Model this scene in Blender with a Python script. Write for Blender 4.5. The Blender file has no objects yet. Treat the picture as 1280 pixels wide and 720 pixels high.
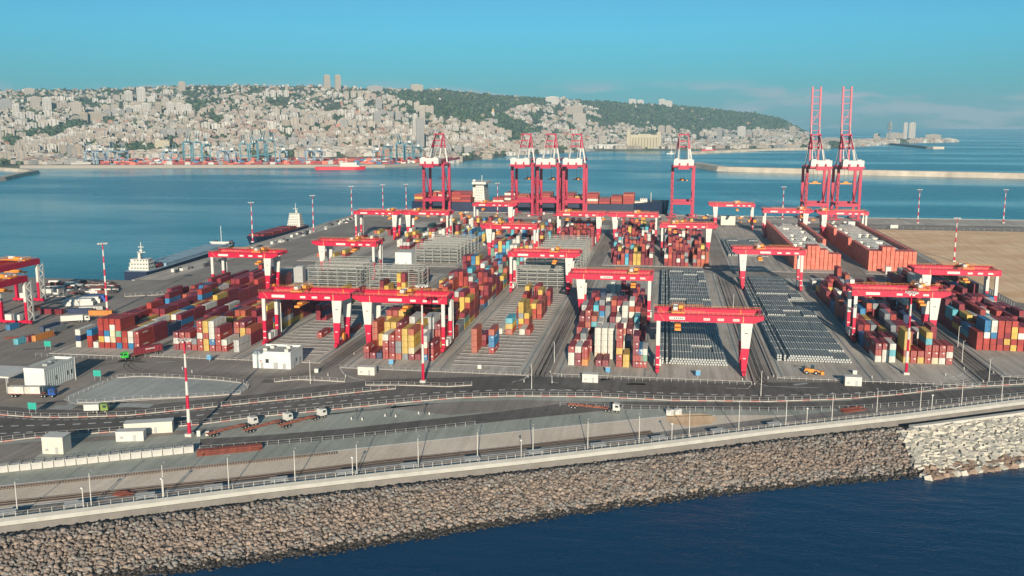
import bpy, math, random
import numpy as np
from mathutils import Vector, Matrix
random.seed(7)
C = bpy.context.scene.collection
SC = bpy.context.scene
R = math.radians
# ------------------------------------------------------------------ camera
F, HY, VX, CH = 1200.0, 153.0, 833.1, 100.6
PIT = math.atan((360 - HY) / F)
YAW = math.atan((VX - 640) / F * math.cos(PIT))
cam = bpy.data.objects.new('camera', bpy.data.cameras.new('camera')); C.objects.link(cam)
cam.data.sensor_width = 36; cam.data.lens = 36 * F / 1280
cam.data.clip_start = 1; cam.data.clip_end = 60000
cam.location = (0, 0, CH); cam.rotation_euler = (math.pi / 2 - PIT, 0, YAW)
SC.camera = cam
# ------------------------------------------------------------------ light
SUN_EL = 16.0
SUNDIR = Vector((0.165, -1.0, 0)).normalized()          # horizontal direction towards the sun
w = bpy.data.worlds.new('World'); SC.world = w; w.use_nodes = True
nt = w.node_tree; nt.nodes.clear()
sky = nt.nodes.new('ShaderNodeTexSky'); sky.sky_type = 'NISHITA'; sky.sun_disc = False
sky.sun_elevation = R(SUN_EL); sky.sun_rotation = math.atan2(SUNDIR.x, SUNDIR.y)
sky.altitude = 100; sky.air_density = 1.0; sky.dust_density = 0.3; sky.ozone_density = 3.0
bg = nt.nodes.new('ShaderNodeBackground'); bg.inputs[1].default_value = 0.095
wo = nt.nodes.new('ShaderNodeOutputWorld')
def wn(t, **k):
    n = nt.nodes.new(t)
    for a, b in k.items(): setattr(n, a, b)
    return n
def wl(a, b): nt.links.new(a, b)
def wmath(op, a, b=None, c=None):
    n = wn('ShaderNodeMath', operation=op)
    for i, s in enumerate((a, b, c)):
        if s is None: continue
        if isinstance(s, (int, float)): n.inputs[i].default_value = s
        else: wl(s, n.inputs[i])
    return n.outputs[0]
# low clouds: thin banks just above the horizon all round, puffier here and there
tc = wn('ShaderNodeTexCoord'); sx = wn('ShaderNodeSeparateXYZ'); wl(tc.outputs['Generated'], sx.inputs[0])
mp = wn('ShaderNodeMapping'); mp.inputs['Scale'].default_value = (9, 9, 40); mp.inputs['Location'].default_value = (3.1, 0, 0); wl(tc.outputs['Generated'], mp.inputs[0])
n1 = wn('ShaderNodeTexNoise'); n1.inputs['Scale'].default_value = 1.15; n1.inputs['Detail'].default_value = 7; n1.inputs['Roughness'].default_value = .55
wl(mp.outputs[0], n1.inputs['Vector'])
band = wn('ShaderNodeMapRange', interpolation_type='SMOOTHSTEP'); wl(sx.outputs[2], band.inputs[0])
band.inputs[1].default_value = 0.046; band.inputs[2].default_value = 0.026
dens = wn('ShaderNodeMapRange', interpolation_type='SMOOTHSTEP'); wl(n1.outputs[0], dens.inputs[0])
dens.inputs[1].default_value = .46; dens.inputs[2].default_value = .62
cl = wmath('MULTIPLY', dens.outputs[0], band.outputs[0]); cl = wmath('MULTIPLY', cl, .75)
hsv = wn('ShaderNodeMixRGB', blend_type='MULTIPLY'); hsv.inputs[0].default_value = 1
rmp = wn('ShaderNodeValToRGB'); wl(sx.outputs[2], rmp.inputs[0]); rmp.color_ramp.elements[0].position = 0.0; rmp.color_ramp.elements[0].color = (.08, .32, .50, 1)
rmp.color_ramp.elements[1].position = .45; rmp.color_ramp.elements[1].color = (.44, .60, .58, 1); e_ = rmp.color_ramp.elements.new(.09); e_.color = (.17, .54, .68, 1)
wl(rmp.outputs[0], hsv.inputs[2])
wl(sky.outputs[0], hsv.inputs[1])
mx = wn('ShaderNodeMixRGB'); wl(cl, mx.inputs[0]); wl(hsv.outputs[0], mx.inputs[1]); mx.inputs[2].default_value = (3.4, 3.3, 3.7, 1)
wl(mx.outputs[0], bg.inputs[0]); wl(bg.outputs[0], wo.inputs[0])
sl = bpy.data.lights.new('sun', 'SUN'); sl.energy = 4.6; sl.angle = R(.5); sl.color = (1, .87, .71)
so = bpy.data.objects.new('sun', sl); C.objects.link(so)
sd = Vector((SUNDIR.x * math.cos(R(SUN_EL)), SUNDIR.y * math.cos(R(SUN_EL)), math.sin(R(SUN_EL))))
so.rotation_euler = sd.to_track_quat('Z', 'Y').to_euler(); so.location = (0, 0, 300)
SC.view_settings.view_transform = 'Standard'; SC.view_settings.look = 'None'
SC.view_settings.exposure = 0.66; SC.view_settings.gamma = 1
SEA = -4.5
# ------------------------------------------------------------------ survey helpers
CP, SP = math.cos(PIT), math.sin(PIT)
FX, FY, RX, RY = -math.sin(YAW), math.cos(YAW), math.cos(YAW), math.sin(YAW)
def at(px, py, z=0.0):
    dx = (px - 640) / F; dv = (360 - py) / F
    f = CP + dv * SP; u = -SP + dv * CP
    t = (z - CH) / u
    return (t * (f * FX + dx * RX), t * (f * FY + dx * RY))
def proj(X, Y, Z):
    f = X * FX + Y * FY; r = X * RX + Y * RY; z = Z - CH
    d = f * CP - z * SP; v = f * SP + z * CP
    return (640 + F * r / d, 360 - F * v / d, d)
def ip(pts, x):
    if x <= pts[0][0]:
        (a, b), (c, d) = pts[0], pts[1]
    elif x >= pts[-1][0]:
        (a, b), (c, d) = pts[-2], pts[-1]
    else:
        for i in range(len(pts) - 1):
            if pts[i][0] <= x <= pts[i + 1][0]:
                (a, b), (c, d) = pts[i], pts[i + 1]; break
    return b + (d - b) * (x - a) / (c - a)
# ------------------------------------------------------------------ materials
MATS = {}
def mat(name, col, rough=.7, metal=0, var=.12, scale=.5, bump=0, spec=.3, island=0, streak=None, alpha=1, stretch=None):
    if name in MATS: return MATS[name]
    m = bpy.data.materials.new(name); m.use_nodes = True; MATS[name] = m
    t = m.node_tree; b = t.nodes['Principled BSDF']
    b.inputs['Roughness'].default_value = rough; b.inputs['Metallic'].default_value = metal
    b.inputs['Specular IOR Level'].default_value = spec
    tc = t.nodes.new('ShaderNodeTexCoord'); src = tc.outputs['Object']
    if island or streak == 'world':
        g = t.nodes.new('ShaderNodeNewGeometry')
        if streak == 'world': src = g.outputs['Position']
    if stretch:
        mp = t.nodes.new('ShaderNodeMapping'); mp.inputs['Scale'].default_value = stretch; t.links.new(src, mp.inputs[0]); src = mp.outputs[0]
    n = t.nodes.new('ShaderNodeTexNoise'); n.inputs['Scale'].default_value = scale; n.inputs['Detail'].default_value = 6; n.inputs['Roughness'].default_value = .62
    t.links.new(src, n.inputs['Vector'])
    r = t.nodes.new('ShaderNodeMapRange'); t.links.new(n.outputs[0], r.inputs[0])
    r.inputs[1].default_value = .3; r.inputs[2].default_value = .7; r.inputs[3].default_value = 1 - var; r.inputs[4].default_value = 1 + var
    val = r.outputs[0]
    if island:
        q = t.nodes.new('ShaderNodeMapRange'); t.links.new(g.outputs['Random Per Island'], q.inputs[0])
        q.inputs[3].default_value = 1 - island; q.inputs[4].default_value = 1 + island
        mm = t.nodes.new('ShaderNodeMath'); mm.operation = 'MULTIPLY'; t.links.new(val, mm.inputs[0]); t.links.new(q.outputs[0], mm.inputs[1]); val = mm.outputs[0]
    mul = t.nodes.new('ShaderNodeVectorMath'); mul.operation = 'SCALE'; mul.inputs[0].default_value = col; t.links.new(val, mul.inputs['Scale'])
    t.links.new(mul.outputs[0], b.inputs['Base Color'])
    if bump:
        bp = t.nodes.new('ShaderNodeBump'); bp.inputs['Strength'].default_value = bump; bp.inputs['Distance'].default_value = .3
        t.links.new(n.outputs[0], bp.inputs['Height']); t.links.new(bp.outputs[0], b.inputs['Normal'])
    if alpha < 1: b.inputs['Alpha'].default_value = alpha
    return m
def nd(t, ty, **k):
    n = t.nodes.new(ty)
    for a, b in k.items(): setattr(n, a, b)
    return n
def ground_mat(name, c1, c2, s1=.02, stain=.35, stretch=(1, 1, 1), rough=.85):
    """weathered paving: two tones, broad patches, fine grain, stains and dark wheel scuffs"""
    m = bpy.data.materials.new(name); m.use_nodes = True; t = m.node_tree; b = t.nodes['Principled BSDF']
    b.inputs['Roughness'].default_value = rough; b.inputs['Specular IOR Level'].default_value = .2
    tc = nd(t, 'ShaderNodeNewGeometry'); mp = nd(t, 'ShaderNodeMapping'); mp.inputs['Scale'].default_value = stretch
    t.links.new(tc.outputs['Position'], mp.inputs[0])
    def noise(s, d=6, src=mp.outputs[0]):
        n = nd(t, 'ShaderNodeTexNoise'); n.inputs['Scale'].default_value = s; n.inputs['Detail'].default_value = d; n.inputs['Roughness'].default_value = .65
        t.links.new(src, n.inputs['Vector']); return n.outputs[0]
    def ramp(v, a, b_):
        r = nd(t, 'ShaderNodeMapRange', interpolation_type='SMOOTHSTEP'); t.links.new(v, r.inputs[0]); r.inputs[1].default_value = a; r.inputs[2].default_value = b_; return r.outputs[0]
    mx = nd(t, 'ShaderNodeMixRGB'); t.links.new(ramp(noise(s1), .38, .62), mx.inputs[0]); mx.inputs[1].default_value = (*c1, 1); mx.inputs[2].default_value = (*c2, 1)
    g = nd(t, 'ShaderNodeMapRange'); t.links.new(noise(.9, 8, tc.outputs['Position']), g.inputs[0]); g.inputs[1].default_value = .3; g.inputs[2].default_value = .7; g.inputs[3].default_value = .86; g.inputs[4].default_value = 1.12
    mp2 = nd(t, 'ShaderNodeMapping'); mp2.inputs['Scale'].default_value = (.25, .012, 1); t.links.new(tc.outputs['Position'], mp2.inputs[0])
    st = nd(t, 'ShaderNodeMapRange'); t.links.new(noise(1.6, 4, mp2.outputs[0]), st.inputs[0]); st.inputs[1].default_value = .35; st.inputs[2].default_value = .65; st.inputs[3].default_value = 1 - stain * .8; st.inputs[4].default_value = 1 + stain * .25
    pt = nd(t, 'ShaderNodeMapRange'); t.links.new(noise(.12, 3), pt.inputs[0]); pt.inputs[1].default_value = .62; pt.inputs[2].default_value = .72; pt.inputs[3].default_value = 1; pt.inputs[4].default_value = 1 - stain
    mm = nd(t, 'ShaderNodeMath', operation='MULTIPLY'); t.links.new(g.outputs[0], mm.inputs[0]); t.links.new(st.outputs[0], mm.inputs[1])
    m2 = nd(t, 'ShaderNodeMath', operation='MULTIPLY'); t.links.new(mm.outputs[0], m2.inputs[0]); t.links.new(pt.outputs[0], m2.inputs[1])
    s = nd(t, 'ShaderNodeVectorMath', operation='SCALE'); t.links.new(mx.outputs[0], s.inputs[0]); t.links.new(m2.outputs[0], s.inputs['Scale'])
    t.links.new(s.outputs[0], b.inputs['Base Color']); MATS[name] = m; return m
ASPH = ground_mat('asphalt', (.25, .218, .186), (.315, .28, .243), stain=.24)
ASPD = ground_mat('dark asphalt', (.125, .112, .10), (.17, .154, .138), stain=.3)
CONC = ground_mat('yard concrete', (.43, .39, .33), (.52, .475, .405), stain=.35)
PALE = ground_mat('pale concrete', (.33, .345, .32), (.40, .415, .385), stain=.2)
BEIG = ground_mat('beige ballast', (.64, .54, .42), (.72, .62, .50), stain=.15)
SAND = ground_mat('bare sand', (.74, .47, .26), (.85, .60, .37), s1=.015, stain=.22, stretch=(1, 2.2, 1))
GREE = ground_mat('grey green slab', (.32, .335, .285), (.385, .40, .345), stain=.2)
M = {
 'red': mat('crane red', (.46, .004, .040), .45, var=.2, scale=.5, spec=.4),
 'crim': mat('crimson paint', (.36, .008, .042), .45, var=.12, scale=.15, spec=.4),
 'white': mat('white paint', (.54, .53, .48), .5, var=.06, scale=.4),
 'cream': mat('cream paint', (.56, .53, .45), .6, var=.08),
 'orange': mat('orange paint', (.72, .26, .04), .5, var=.15),
 'grey': mat('galvanised grey', (.36, .37, .36), .55, metal=.2, var=.12),
 'dgrey': mat('dark steel', (.06, .06, .065), .6, var=.15),
 'black': mat('black rubber', (.015, .015, .016), .8, var=.1),
 'glass': mat('dark glass', (.03, .045, .055), .12, var=.05, spec=.8),
 'rust': mat('rusty red steel', (.17, .050, .035), .8, var=.35, scale=1.2),
 'trail': mat('faded orange chassis', (.25, .085, .055), .7, var=.2, scale=.8),
 'tan': mat('tan walkway', (.50, .33, .17), .6),
 'pinkw': mat('weathered pink red', (.46, .14, .17), .6, var=.1),
 'olive': mat('olive green paint', (.16, .24, .05), .5),
 'green': mat('bright green paint', (.05, .50, .06), .4, var=.08),
 'blue': mat('blue paint', (.02, .07, .28), .4, var=.1),
 'navy': mat('navy hull paint', (.012, .022, .055), .5, var=.2, scale=.1),
 'hullred': mat('dark red hull paint', (.20, .025, .025), .55, var=.2, scale=.1),
 'shipred': mat('bright red hull', (.55, .02, .035), .5, var=.1, scale=.1),
 'hatch': mat('blue grey hatch cover', (.24, .34, .40), .6, var=.15, scale=.12),
 'teal': mat('teal crane paint', (.07, .20, .25), .6, var=.15),
 'wall': mat('wall concrete', (.19, .18, .165), .85, var=.18, scale=.25),
 'cap': mat('white parapet', (.47, .455, .40), .8, var=.12, scale=.3),
 'conc': mat('precast concrete', (.46, .45, .41), .85, var=.15, scale=.4, island=.1),
 'build': mat('pale render', (.55, .58, .55), .8, var=.08, scale=.3),
 'roof': mat('grey roof felt', (.36, .36, .33), .9, var=.15, scale=.3),
 'line': mat('white road paint', (.80, .79, .74), .7, var=.2, scale=1.5),
 'yline': mat('pale kerb', (.40, .37, .33), .85, var=.2, scale=.6),
 'pinkk': mat('red kerb paint', (.42, .22, .19), .8, var=.25, scale=1),
 'rail': mat('steel rail', (.20, .15, .12), .5, metal=.5, var=.2),
 'tie': mat('concrete sleeper', (.20, .17, .14), .9, var=.2, island=.15),
 'pipe': mat('coated pipe', (.30, .325, .31), .6, var=.15, scale=.4, island=.15),
 'pend': mat('pale pipe end', (.37, .39, .38), .7, var=.1),
 'rack': mat('rack steel', (.27, .275, .25), .6, var=.12, scale=.5),
 'dfence': mat('dark fence steel', (.10, .10, .105), .6, var=.1),
 'fgrey': mat('fence paint', (.40, .39, .37), .6),
 'teals': mat('teal sign', (.03, .33, .26), .5),
}
PAL = {'maroon': (.235, .026, .040), 'red': (.36, .045, .035), 'brick': (.42, .10, .055), 'yellow': (.60, .40, .085),
       'blue': (.035, .19, .38), 'white': (.66, .64, .56), 'grey': (.22, .24, .25), 'green': (.17, .34, .25),
       'navy': (.025, .045, .11), 'orange': (.62, .24, .05), 'cream': (.66, .57, .38), 'turquoise': (.10, .42, .50),
       'coral': (.72, .17, .11), 'pale grey': (.50, .50, .47), 'ivory': (.86, .82, .70)}
def cmat(c): return mat('container ' + c, tuple(.8 * q for q in PAL[c]), .55, var=.24, scale=.6, island=.16, spec=.35, stretch=(1.5, 1.5, .35))
# ------------------------------------------------------------------ mesh builder
class MB:
    def __init__(s): s.v = []; s.f = []; s.m = []
    def add(s, vs, fs, mi=0):
        o = len(s.v); s.v += [tuple(a) for a in vs]; s.f += [tuple(i + o for i in f) for f in fs]; s.m += [mi] * len(fs)
    def box(s, x0, x1, y0, y1, z0, z1, mi=0, T=None, nob=False):
        vs = [(x0, y0, z0), (x1, y0, z0), (x1, y1, z0), (x0, y1, z0), (x0, y0, z1), (x1, y0, z1), (x1, y1, z1), (x0, y1, z1)]
        if T is not None: vs = [tuple(T @ Vector(v)) for v in vs]
        fs = [(4, 5, 6, 7), (0, 1, 5, 4), (1, 2, 6, 5), (2, 3, 7, 6), (3, 0, 4, 7)]
        if not nob: fs.append((3, 2, 1, 0))
        s.add(vs, fs, mi)
    def cbox(s, x, y, z, sx, sy, sz, mi=0, rz=0):
        T = Matrix.Translation((x, y, z)) @ Matrix.Rotation(rz, 4, 'Z')
        s.box(-sx / 2, sx / 2, -sy / 2, sy / 2, 0, sz, mi, T)
    def beam(s, p, q, w, h=None, mi=0, w2=None, h2=None):
        h = h or w; w2 = w2 or w; h2 = h2 or h
        p, q = Vector(p), Vector(q); d = (q - p).normalized()
        up = Vector((0, 0, 1)) if abs(d.z) < .95 else Vector((0, 1, 0))
        a = d.cross(up).normalized(); b = a.cross(d).normalized()
        vs = []
        for c, ww, hh in ((p, w, h), (q, w2, h2)):
            vs += [c - a * ww / 2 - b * hh / 2, c + a * ww / 2 - b * hh / 2, c + a * ww / 2 + b * hh / 2, c - a * ww / 2 + b * hh / 2]
        s.add(vs, [(3, 2, 1, 0), (4, 5, 6, 7), (0, 1, 5, 4), (1, 2, 6, 5), (2, 3, 7, 6), (3, 0, 4, 7)], mi)
    def cyl(s, p, q, r, r2=None, n=8, mi=0, mcap=None):
        r2 = r if r2 is None else r2; p, q = Vector(p), Vector(q); d = (q - p).normalized()
        up = Vector((0, 0, 1)) if abs(d.z) < .95 else Vector((0, 1, 0))
        a = d.cross(up).normalized(); b = a.cross(d).normalized(); vs = []
        for c, rr in ((p, r), (q, r2)):
            for k in range(n):
                t = 2 * math.pi * k / n; vs.append(c + a * rr * math.cos(t) + b * rr * math.sin(t))
        s.add(vs, [(k, (k + 1) % n, n + (k + 1) % n, n + k) for k in range(n)], mi)
        mc = mi if mcap is None else mcap
        o = len(s.v) - 2 * n
        s.f += [tuple(o + k for k in range(n))[::-1], tuple(o + n + k for k in range(n))]; s.m += [mc, mc]
    def prism(s, poly, z0, z1, mi=0, mtop=None, bottom=True):
        n = len(poly); a = sum(poly[i][0] * poly[(i + 1) % n][1] - poly[(i + 1) % n][0] * poly[i][1] for i in range(n))
        if a < 0: poly = poly[::-1]
        vs = [(x, y, z0) for x, y in poly] + [(x, y, z1) for x, y in poly]
        s.add(vs, [(i, (i + 1) % n, n + (i + 1) % n, n + i) for i in range(n)], mi)
        o = len(s.v) - 2 * n
        s.f.append(tuple(range(o + n, o + 2 * n))); s.m.append(mi if mtop is None else mtop)
        if bottom: s.f.append(tuple(range(o, o + n))[::-1]); s.m.append(mi)
    def mesh(s, name, mats):
        me = bpy.data.meshes.new(name); me.from_pydata(s.v, [], s.f)
        for m in mats: me.materials.append(m)
        if len(mats) > 1: me.polygons.foreach_set('material_index', s.m)
        me.update(); return me
    def build(s, name, mats, parent=None, loc=(0, 0, 0), rz=0, smooth=False):
        if not isinstance(mats, (list, tuple)): mats = [mats]
        me = s.mesh(name, mats)
        if smooth: me.polygons.foreach_set('use_smooth', [True] * len(me.polygons))
        return link(name, me, parent, loc, rz)
def link(name, me, parent=None, loc=(0, 0, 0), rz=0):
    o = bpy.data.objects.new(name, me); C.objects.link(o); o.location = loc; o.rotation_euler = (0, 0, rz)
    if parent: o.parent = parent
    return o
def tag(o, label, cat, group=None):
    o['label'] = label; o['category'] = cat
    if group: o['group'] = group
    return o
def thing(name, label, cat, loc=(0, 0, 0), rz=0, group=None):
    o = bpy.data.objects.new(name, None); C.objects.link(o); o.location = loc; o.rotation_euler = (0, 0, rz)
    o.empty_display_size = .5
    return tag(o, label, cat, group)
def kind(o, k): o['kind'] = k; return o
def kids(o): return [c for c in ALLC.get(o.name, [])]
def dup(root, loc=None, rz=None, label=None, group=None):
    r = root.copy(); C.objects.link(r)
    if loc is not None: r.location = loc
    if rz is not None: r.rotation_euler = (0, 0, rz)
    if label: r['label'] = label
    if group: r['group'] = group
    for ch in root.children:
        c = ch.copy(); C.objects.link(c); c.parent = r
        for g in ch.children:
            d = g.copy(); C.objects.link(d); d.parent = c
    return r
def sheet(name, pxs, z, m, world=False, zz=0):
    pts = pxs if world else [at(x, y, zz) for x, y in pxs]
    b = MB(); n = len(pts); a = sum(pts[i][0] * pts[(i + 1) % n][1] - pts[(i + 1) % n][0] * pts[i][1] for i in range(n))
    if a < 0: pts = pts[::-1]
    b.add([(x, y, z) for x, y in pts], [tuple(range(n))]); return kind(b.build(name, m), 'structure')
def poly_resample(pts, step):
    out = [Vector(pts[0])]; acc = 0
    for a, b in zip(pts[:-1], pts[1:]):
        a, b = Vector(a), Vector(b); L = (b - a).length; t = step - acc
        while t <= L: out.append(a + (b - a) * t / L); t += step
        acc = L - (t - step)
    return out
# ================================================================== LARGE STRUCTURE
# sea
def water_mat():
    m = bpy.data.materials.new('sea water'); m.use_nodes = True; t = m.node_tree; b = t.nodes['Principled BSDF']
    b.inputs['Roughness'].default_value = .16; b.inputs['IOR'].default_value = 1.333; b.inputs['Specular IOR Level'].default_value = .3
    g = nd(t, 'ShaderNodeNewGeometry')
    def noise(scale, st, det=5):
        mp = nd(t, 'ShaderNodeMapping'); mp.inputs['Scale'].default_value = st; mp.inputs['Rotation'].default_value = (0, 0, .12); t.links.new(g.outputs['Position'], mp.inputs[0])
        n = nd(t, 'ShaderNodeTexNoise'); n.inputs['Scale'].default_value = scale; n.inputs['Detail'].default_value = det; t.links.new(mp.outputs[0], n.inputs['Vector']); return n.outputs[0]
    big = noise(.0035, (.36, 1.0, 1), 6)       # wind lanes and slicks
    r = nd(t, 'ShaderNodeMapRange', interpolation_type='SMOOTHSTEP'); t.links.new(big, r.inputs[0]); r.inputs[1].default_value = .42; r.inputs[2].default_value = .62
    # sky reflection painted into the colour: near water darker blue, far bay teal
    sep = nd(t, 'ShaderNodeSeparateXYZ'); t.links.new(g.outputs['Position'], sep.inputs[0])
    mr = nd(t, 'ShaderNodeMapRange', interpolation_type='SMOOTHSTEP'); t.links.new(sep.outputs[1], mr.inputs[0]); mr.inputs[1].default_value = 350; mr.inputs[2].default_value = 700
    c1 = nd(t, 'ShaderNodeMixRGB'); t.links.new(r.outputs[0], c1.inputs[0]); c1.inputs[1].default_value = (.003, .175, .225, 1); c1.inputs[2].default_value = (.010, .25, .285, 1)
    c2 = nd(t, 'ShaderNodeMixRGB'); t.links.new(mr.outputs[0], c2.inputs[0]); c2.inputs[1].default_value = (.002, .034, .088, 1); t.links.new(c1.outputs[0], c2.inputs[2])
    t.links.new(c2.outputs[0], b.inputs['Base Color'])
    rr = nd(t, 'ShaderNodeMapRange'); t.links.new(r.outputs[0], rr.inputs[0]); rr.inputs[3].default_value = .28; rr.inputs[4].default_value = .12; t.links.new(rr.outputs[0], b.inputs['Roughness'])
    w1 = noise(.11, (.6, 1.3, 1), 7); w2 = noise(.9, (1, 1.4, 1), 3)
    ad = nd(t, 'ShaderNodeMath', operation='ADD'); t.links.new(w1, ad.inputs[0])
    ml = nd(t, 'ShaderNodeMath', operation='MULTIPLY'); t.links.new(w2, ml.inputs[0]); ml.inputs[1].default_value = .22; t.links.new(ml.outputs[0], ad.inputs[1])
    bp = nd(t, 'ShaderNodeBump'); bp.inputs['Strength'].default_value = .4; bp.inputs['Distance'].default_value = 1.2
    t.links.new(ad.outputs[0], bp.inputs['Height']); t.links.new(bp.outputs[0], b.inputs['Normal'])
    return m
b = MB(); n = 96; Rr = 17800
ring = [(Rr * math.cos(2 * math.pi * k / n), Rr * math.sin(2 * math.pi * k / n), SEA) for k in range(n)]
b.add([(0, 0, SEA)] + ring, [(0, 1 + k, 1 + (k + 1) % n) for k in range(n)])
kind(b.build('sea', water_mat()), 'structure')

# ---- terrain of the far shore, described in columns of azimuth
SHORE = [(-400, 209), (0, 209), (480, 208), (540, 205), (640, 193), (700, 190), (735, 188), (860, 187), (1000, 186), (1050, 184), (1110, 179), (1190, 177), (1400, 175)]
RIDGE = [(-400, 118), (0, 116), (60, 113), (150, 113), (230, 109), (330, 109), (420, 111), (480, 112), (560, 114), (600, 118), (650, 122), (700, 125), (740, 127), (800, 130), (850, 133), (900, 137), (950, 143), (975, 149), (995, 158), (1010, 166), (1400, 167)]
RDEP = [(-400, 5000), (0, 5000), (420, 5000), (560, 5300), (740, 6300), (900, 6900), (1010, 7000), (1400, 7000)]
FLAT = [(-400, .12), (0, .12), (480, .10), (640, .14), (740, .34), (850, .48), (1010, .6), (1400, .6)]
from mathutils import noise as mn
def shore_f(u): return (CH - SEA) * F / (ip(SHORE, u) - HY)
def terr(u, f):
    f0 = shore_f(u); f1 = ip(RDEP, u)
    zr = CH + (HY - ip(RIDGE, u)) / F * f1
    if f < f0: return SEA - 1.0
    if u > 1010:
        end = f0 + 900 * max(0, min(1, (1192 - u) / 120)) ** .6
        return 1.5 + 2 * mn.noise((u * .03, f * .004, 0)) if f < end else SEA - 1.0
    t = (f - f0) / (f1 - f0); tf = ip(FLAT, u)
    z = 1.5
    if t > tf:
        s = min(1.0, (t - tf) / (1 - tf))
        prof = s ** 1.05 if u < 700 else s ** (1.05 + .35 * min(1, (u - 700) / 150))
        z += (zr - 1.5) * prof * (1 + .0)
        z += (34 * mn.noise((u * .012, f * .0011, 3)) + 15 * mn.noise((u * .05, f * .004, 9))) * math.sin(math.pi * min(s, .98)) ** .7
        z = max(z, 1.5)
    if t > 1: z *= max(.55, 1 - .25 * (t - 1))
    return z
def world(u, f):
    r = (u - 640) / F * f * CP
    return (f * FX + r * RX, f * FY + r * RY)
us = list(range(-400, 1010, 8)) + [1010, 1011] + list(range(1016, 1204, 6)); NF = 90
b = MB(); idx = []
for u in us:
    f0 = shore_f(u); f1 = ip(RDEP, u) * 1.25
    fs = [f0 - 30, f0 - 1, f0 + 1] + [f0 + 1 + (f1 - f0 - 1) * (k / NF) ** 1.15 for k in range(1, NF + 1)]
    for f in fs:
        X, Y = world(u, f); b.v.append((X, Y, terr(u, f)))
L = NF + 3
for i in range(len(us) - 1):
    for j in range(L - 1):
        a = i * L + j; b.f.append((a, a + L, a + L + 1, a + 1)); b.m.append(0)
hillm = ground_mat('wooded hillside', (.055, .070, .048), (.15, .14, .11), s1=.006, stain=.1)
kind(b.build('hillside', hillm, smooth=True), 'structure')

# ---- terminal land
kind_land = [(-1400, 566), (-338, 566), (-338, 1071), (1500, 1071), (1500, 1000)]
WALLPX = [(-260, 683), (0, 650), (160, 630), (320, 610), (480, 592), (640, 575), (800, 557), (960, 537), (1128, 519), (1280, 500), (1500, 474)]
WALL = [at(x, y, 1.5) for x, y in WALLPX]
WALL = [(WALL[0][0] - 260, WALL[0][1] - 130)] + WALL + [(WALL[-1][0] + 300, WALL[-1][1] + 150), (1500, 950)]
land = kind_land[:4] + WALL[::-1] + [(-1400, WALL[0][1] - 300)]
b = MB(); b.prism(land, SEA - .3, 0, 1, 0)
kind(b.build('terminal_ground', [ASPH, M['wall']]), 'structure')
# quay cope edge
b = MB()
b.box(-338.6, -336.6, 566, 1071, .0, .35); b.box(-336.6, 1500, 1069.2, 1071.4, .0, .35)
kind(b.build('quay_edge', M['yline']), 'structure')
sheet('bare_sand', [(199, 574), (199, 955), (420, 955), (1400, 940), (1400, 500), (262, 500)], .03, SAND, True)
# light concrete strip west quay apron
sheet('quay_apron', [(-336, 570), (-336, 1069), (-318, 1069), (-318, 570)], .02, CONC, True)
sheet('quay_apron', [(-318, 1069), (1500, 1069), (1500, 1003), (-318, 1003)], .02, CONC, True)
# block pads: every pair of blocks
BX = {'z': -307, 'a': -264.5, 'b': -218, 'c': -178.8, 'd': -129, 'e': -89.5, 'f': -40.5, 'g': -1.3, 'h': 48.5, 'i': 88, 'j': 137.5}
SPAN = 34.5
pads = [('a', 'a', 376, 640), ('b', 'c', 378, 625), ('d', 'e', 372, 632), ('f', 'g', 376, 655), ('h', 'i', 384, 640), ('j', 'j', 400, 640),
        ('a', 'a', 668, 955), ('b', 'c', 655, 955), ('d', 'e', 662, 955), ('f', 'g', 680, 955), ('h', 'i', 668, 955), ('j', 'j', 668, 955)]
for i, (p, q, y0, y1) in enumerate(pads):
    x0, x1 = BX[p] - 2.2, BX[q] + SPAN + 2.2
    sheet('block_slab', [(x0, y0), (x1, y0), (x1, y1), (x0, y1)], .05, CONC, True)
bk = MB(); rl = MB(); strp = MB()
for p, q, y0, y1 in pads:
    x0, x1 = BX[p] - 2.2, BX[q] + SPAN + 2.2
    for x in (x0, x1 - .35): bk.box(x, x + .35, y0, y1, .05, .28)
    bk.box(x0 + .35, x1 - .35, y0 - .35, y0, .05, .24)
    for n_ in ({p, q}):
        for x in (BX[n_], BX[n_] + SPAN):
            rl.box(x - .09, x + .09, y0 + 1, y1, .062, .2)
            strp.box(x - .75, x + .75, y0 + .5, y1, .051, .062)
kind(bk.build('kerb', M['yline']), 'structure'); kind(rl.build('crane_rail', M['rail']), 'structure'); kind(strp.build('rail_beam', PALE), 'structure')
# pale slot strips under empty container slots
st = MB()
for n_, y0, y1 in (('c', 392, 610), ('e', 385, 560), ('b', 500, 560), ('d', 560, 625), ('a', 560, 635)):
    y = y0
    while y < y1:
        st.box(BX[n_] + 2.4, BX[n_] + 32.2, y, y + .9, .052, .13); y += 6.4
kind(st.build('slot_strip', mat('slot concrete', (.47, .44, .40), .85, var=.12, streak='world')), 'structure')
darkslot = MB()  # darker strip along the far edge of each pale slot strip
for n_, y0, y1 in (('c', 392, 610), ('e', 385, 560)):
    y = y0
    while y < y1:
        darkslot.box(BX[n_] + 2.4, BX[n_] + 32.2, y + .9, y + 2.3, .052, .056); y += 6.4
kind(darkslot.build('slot_dark_strip', mat('slot dark tone', (.13, .12, .11), .9, var=.2, streak='world')), 'structure')

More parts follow.
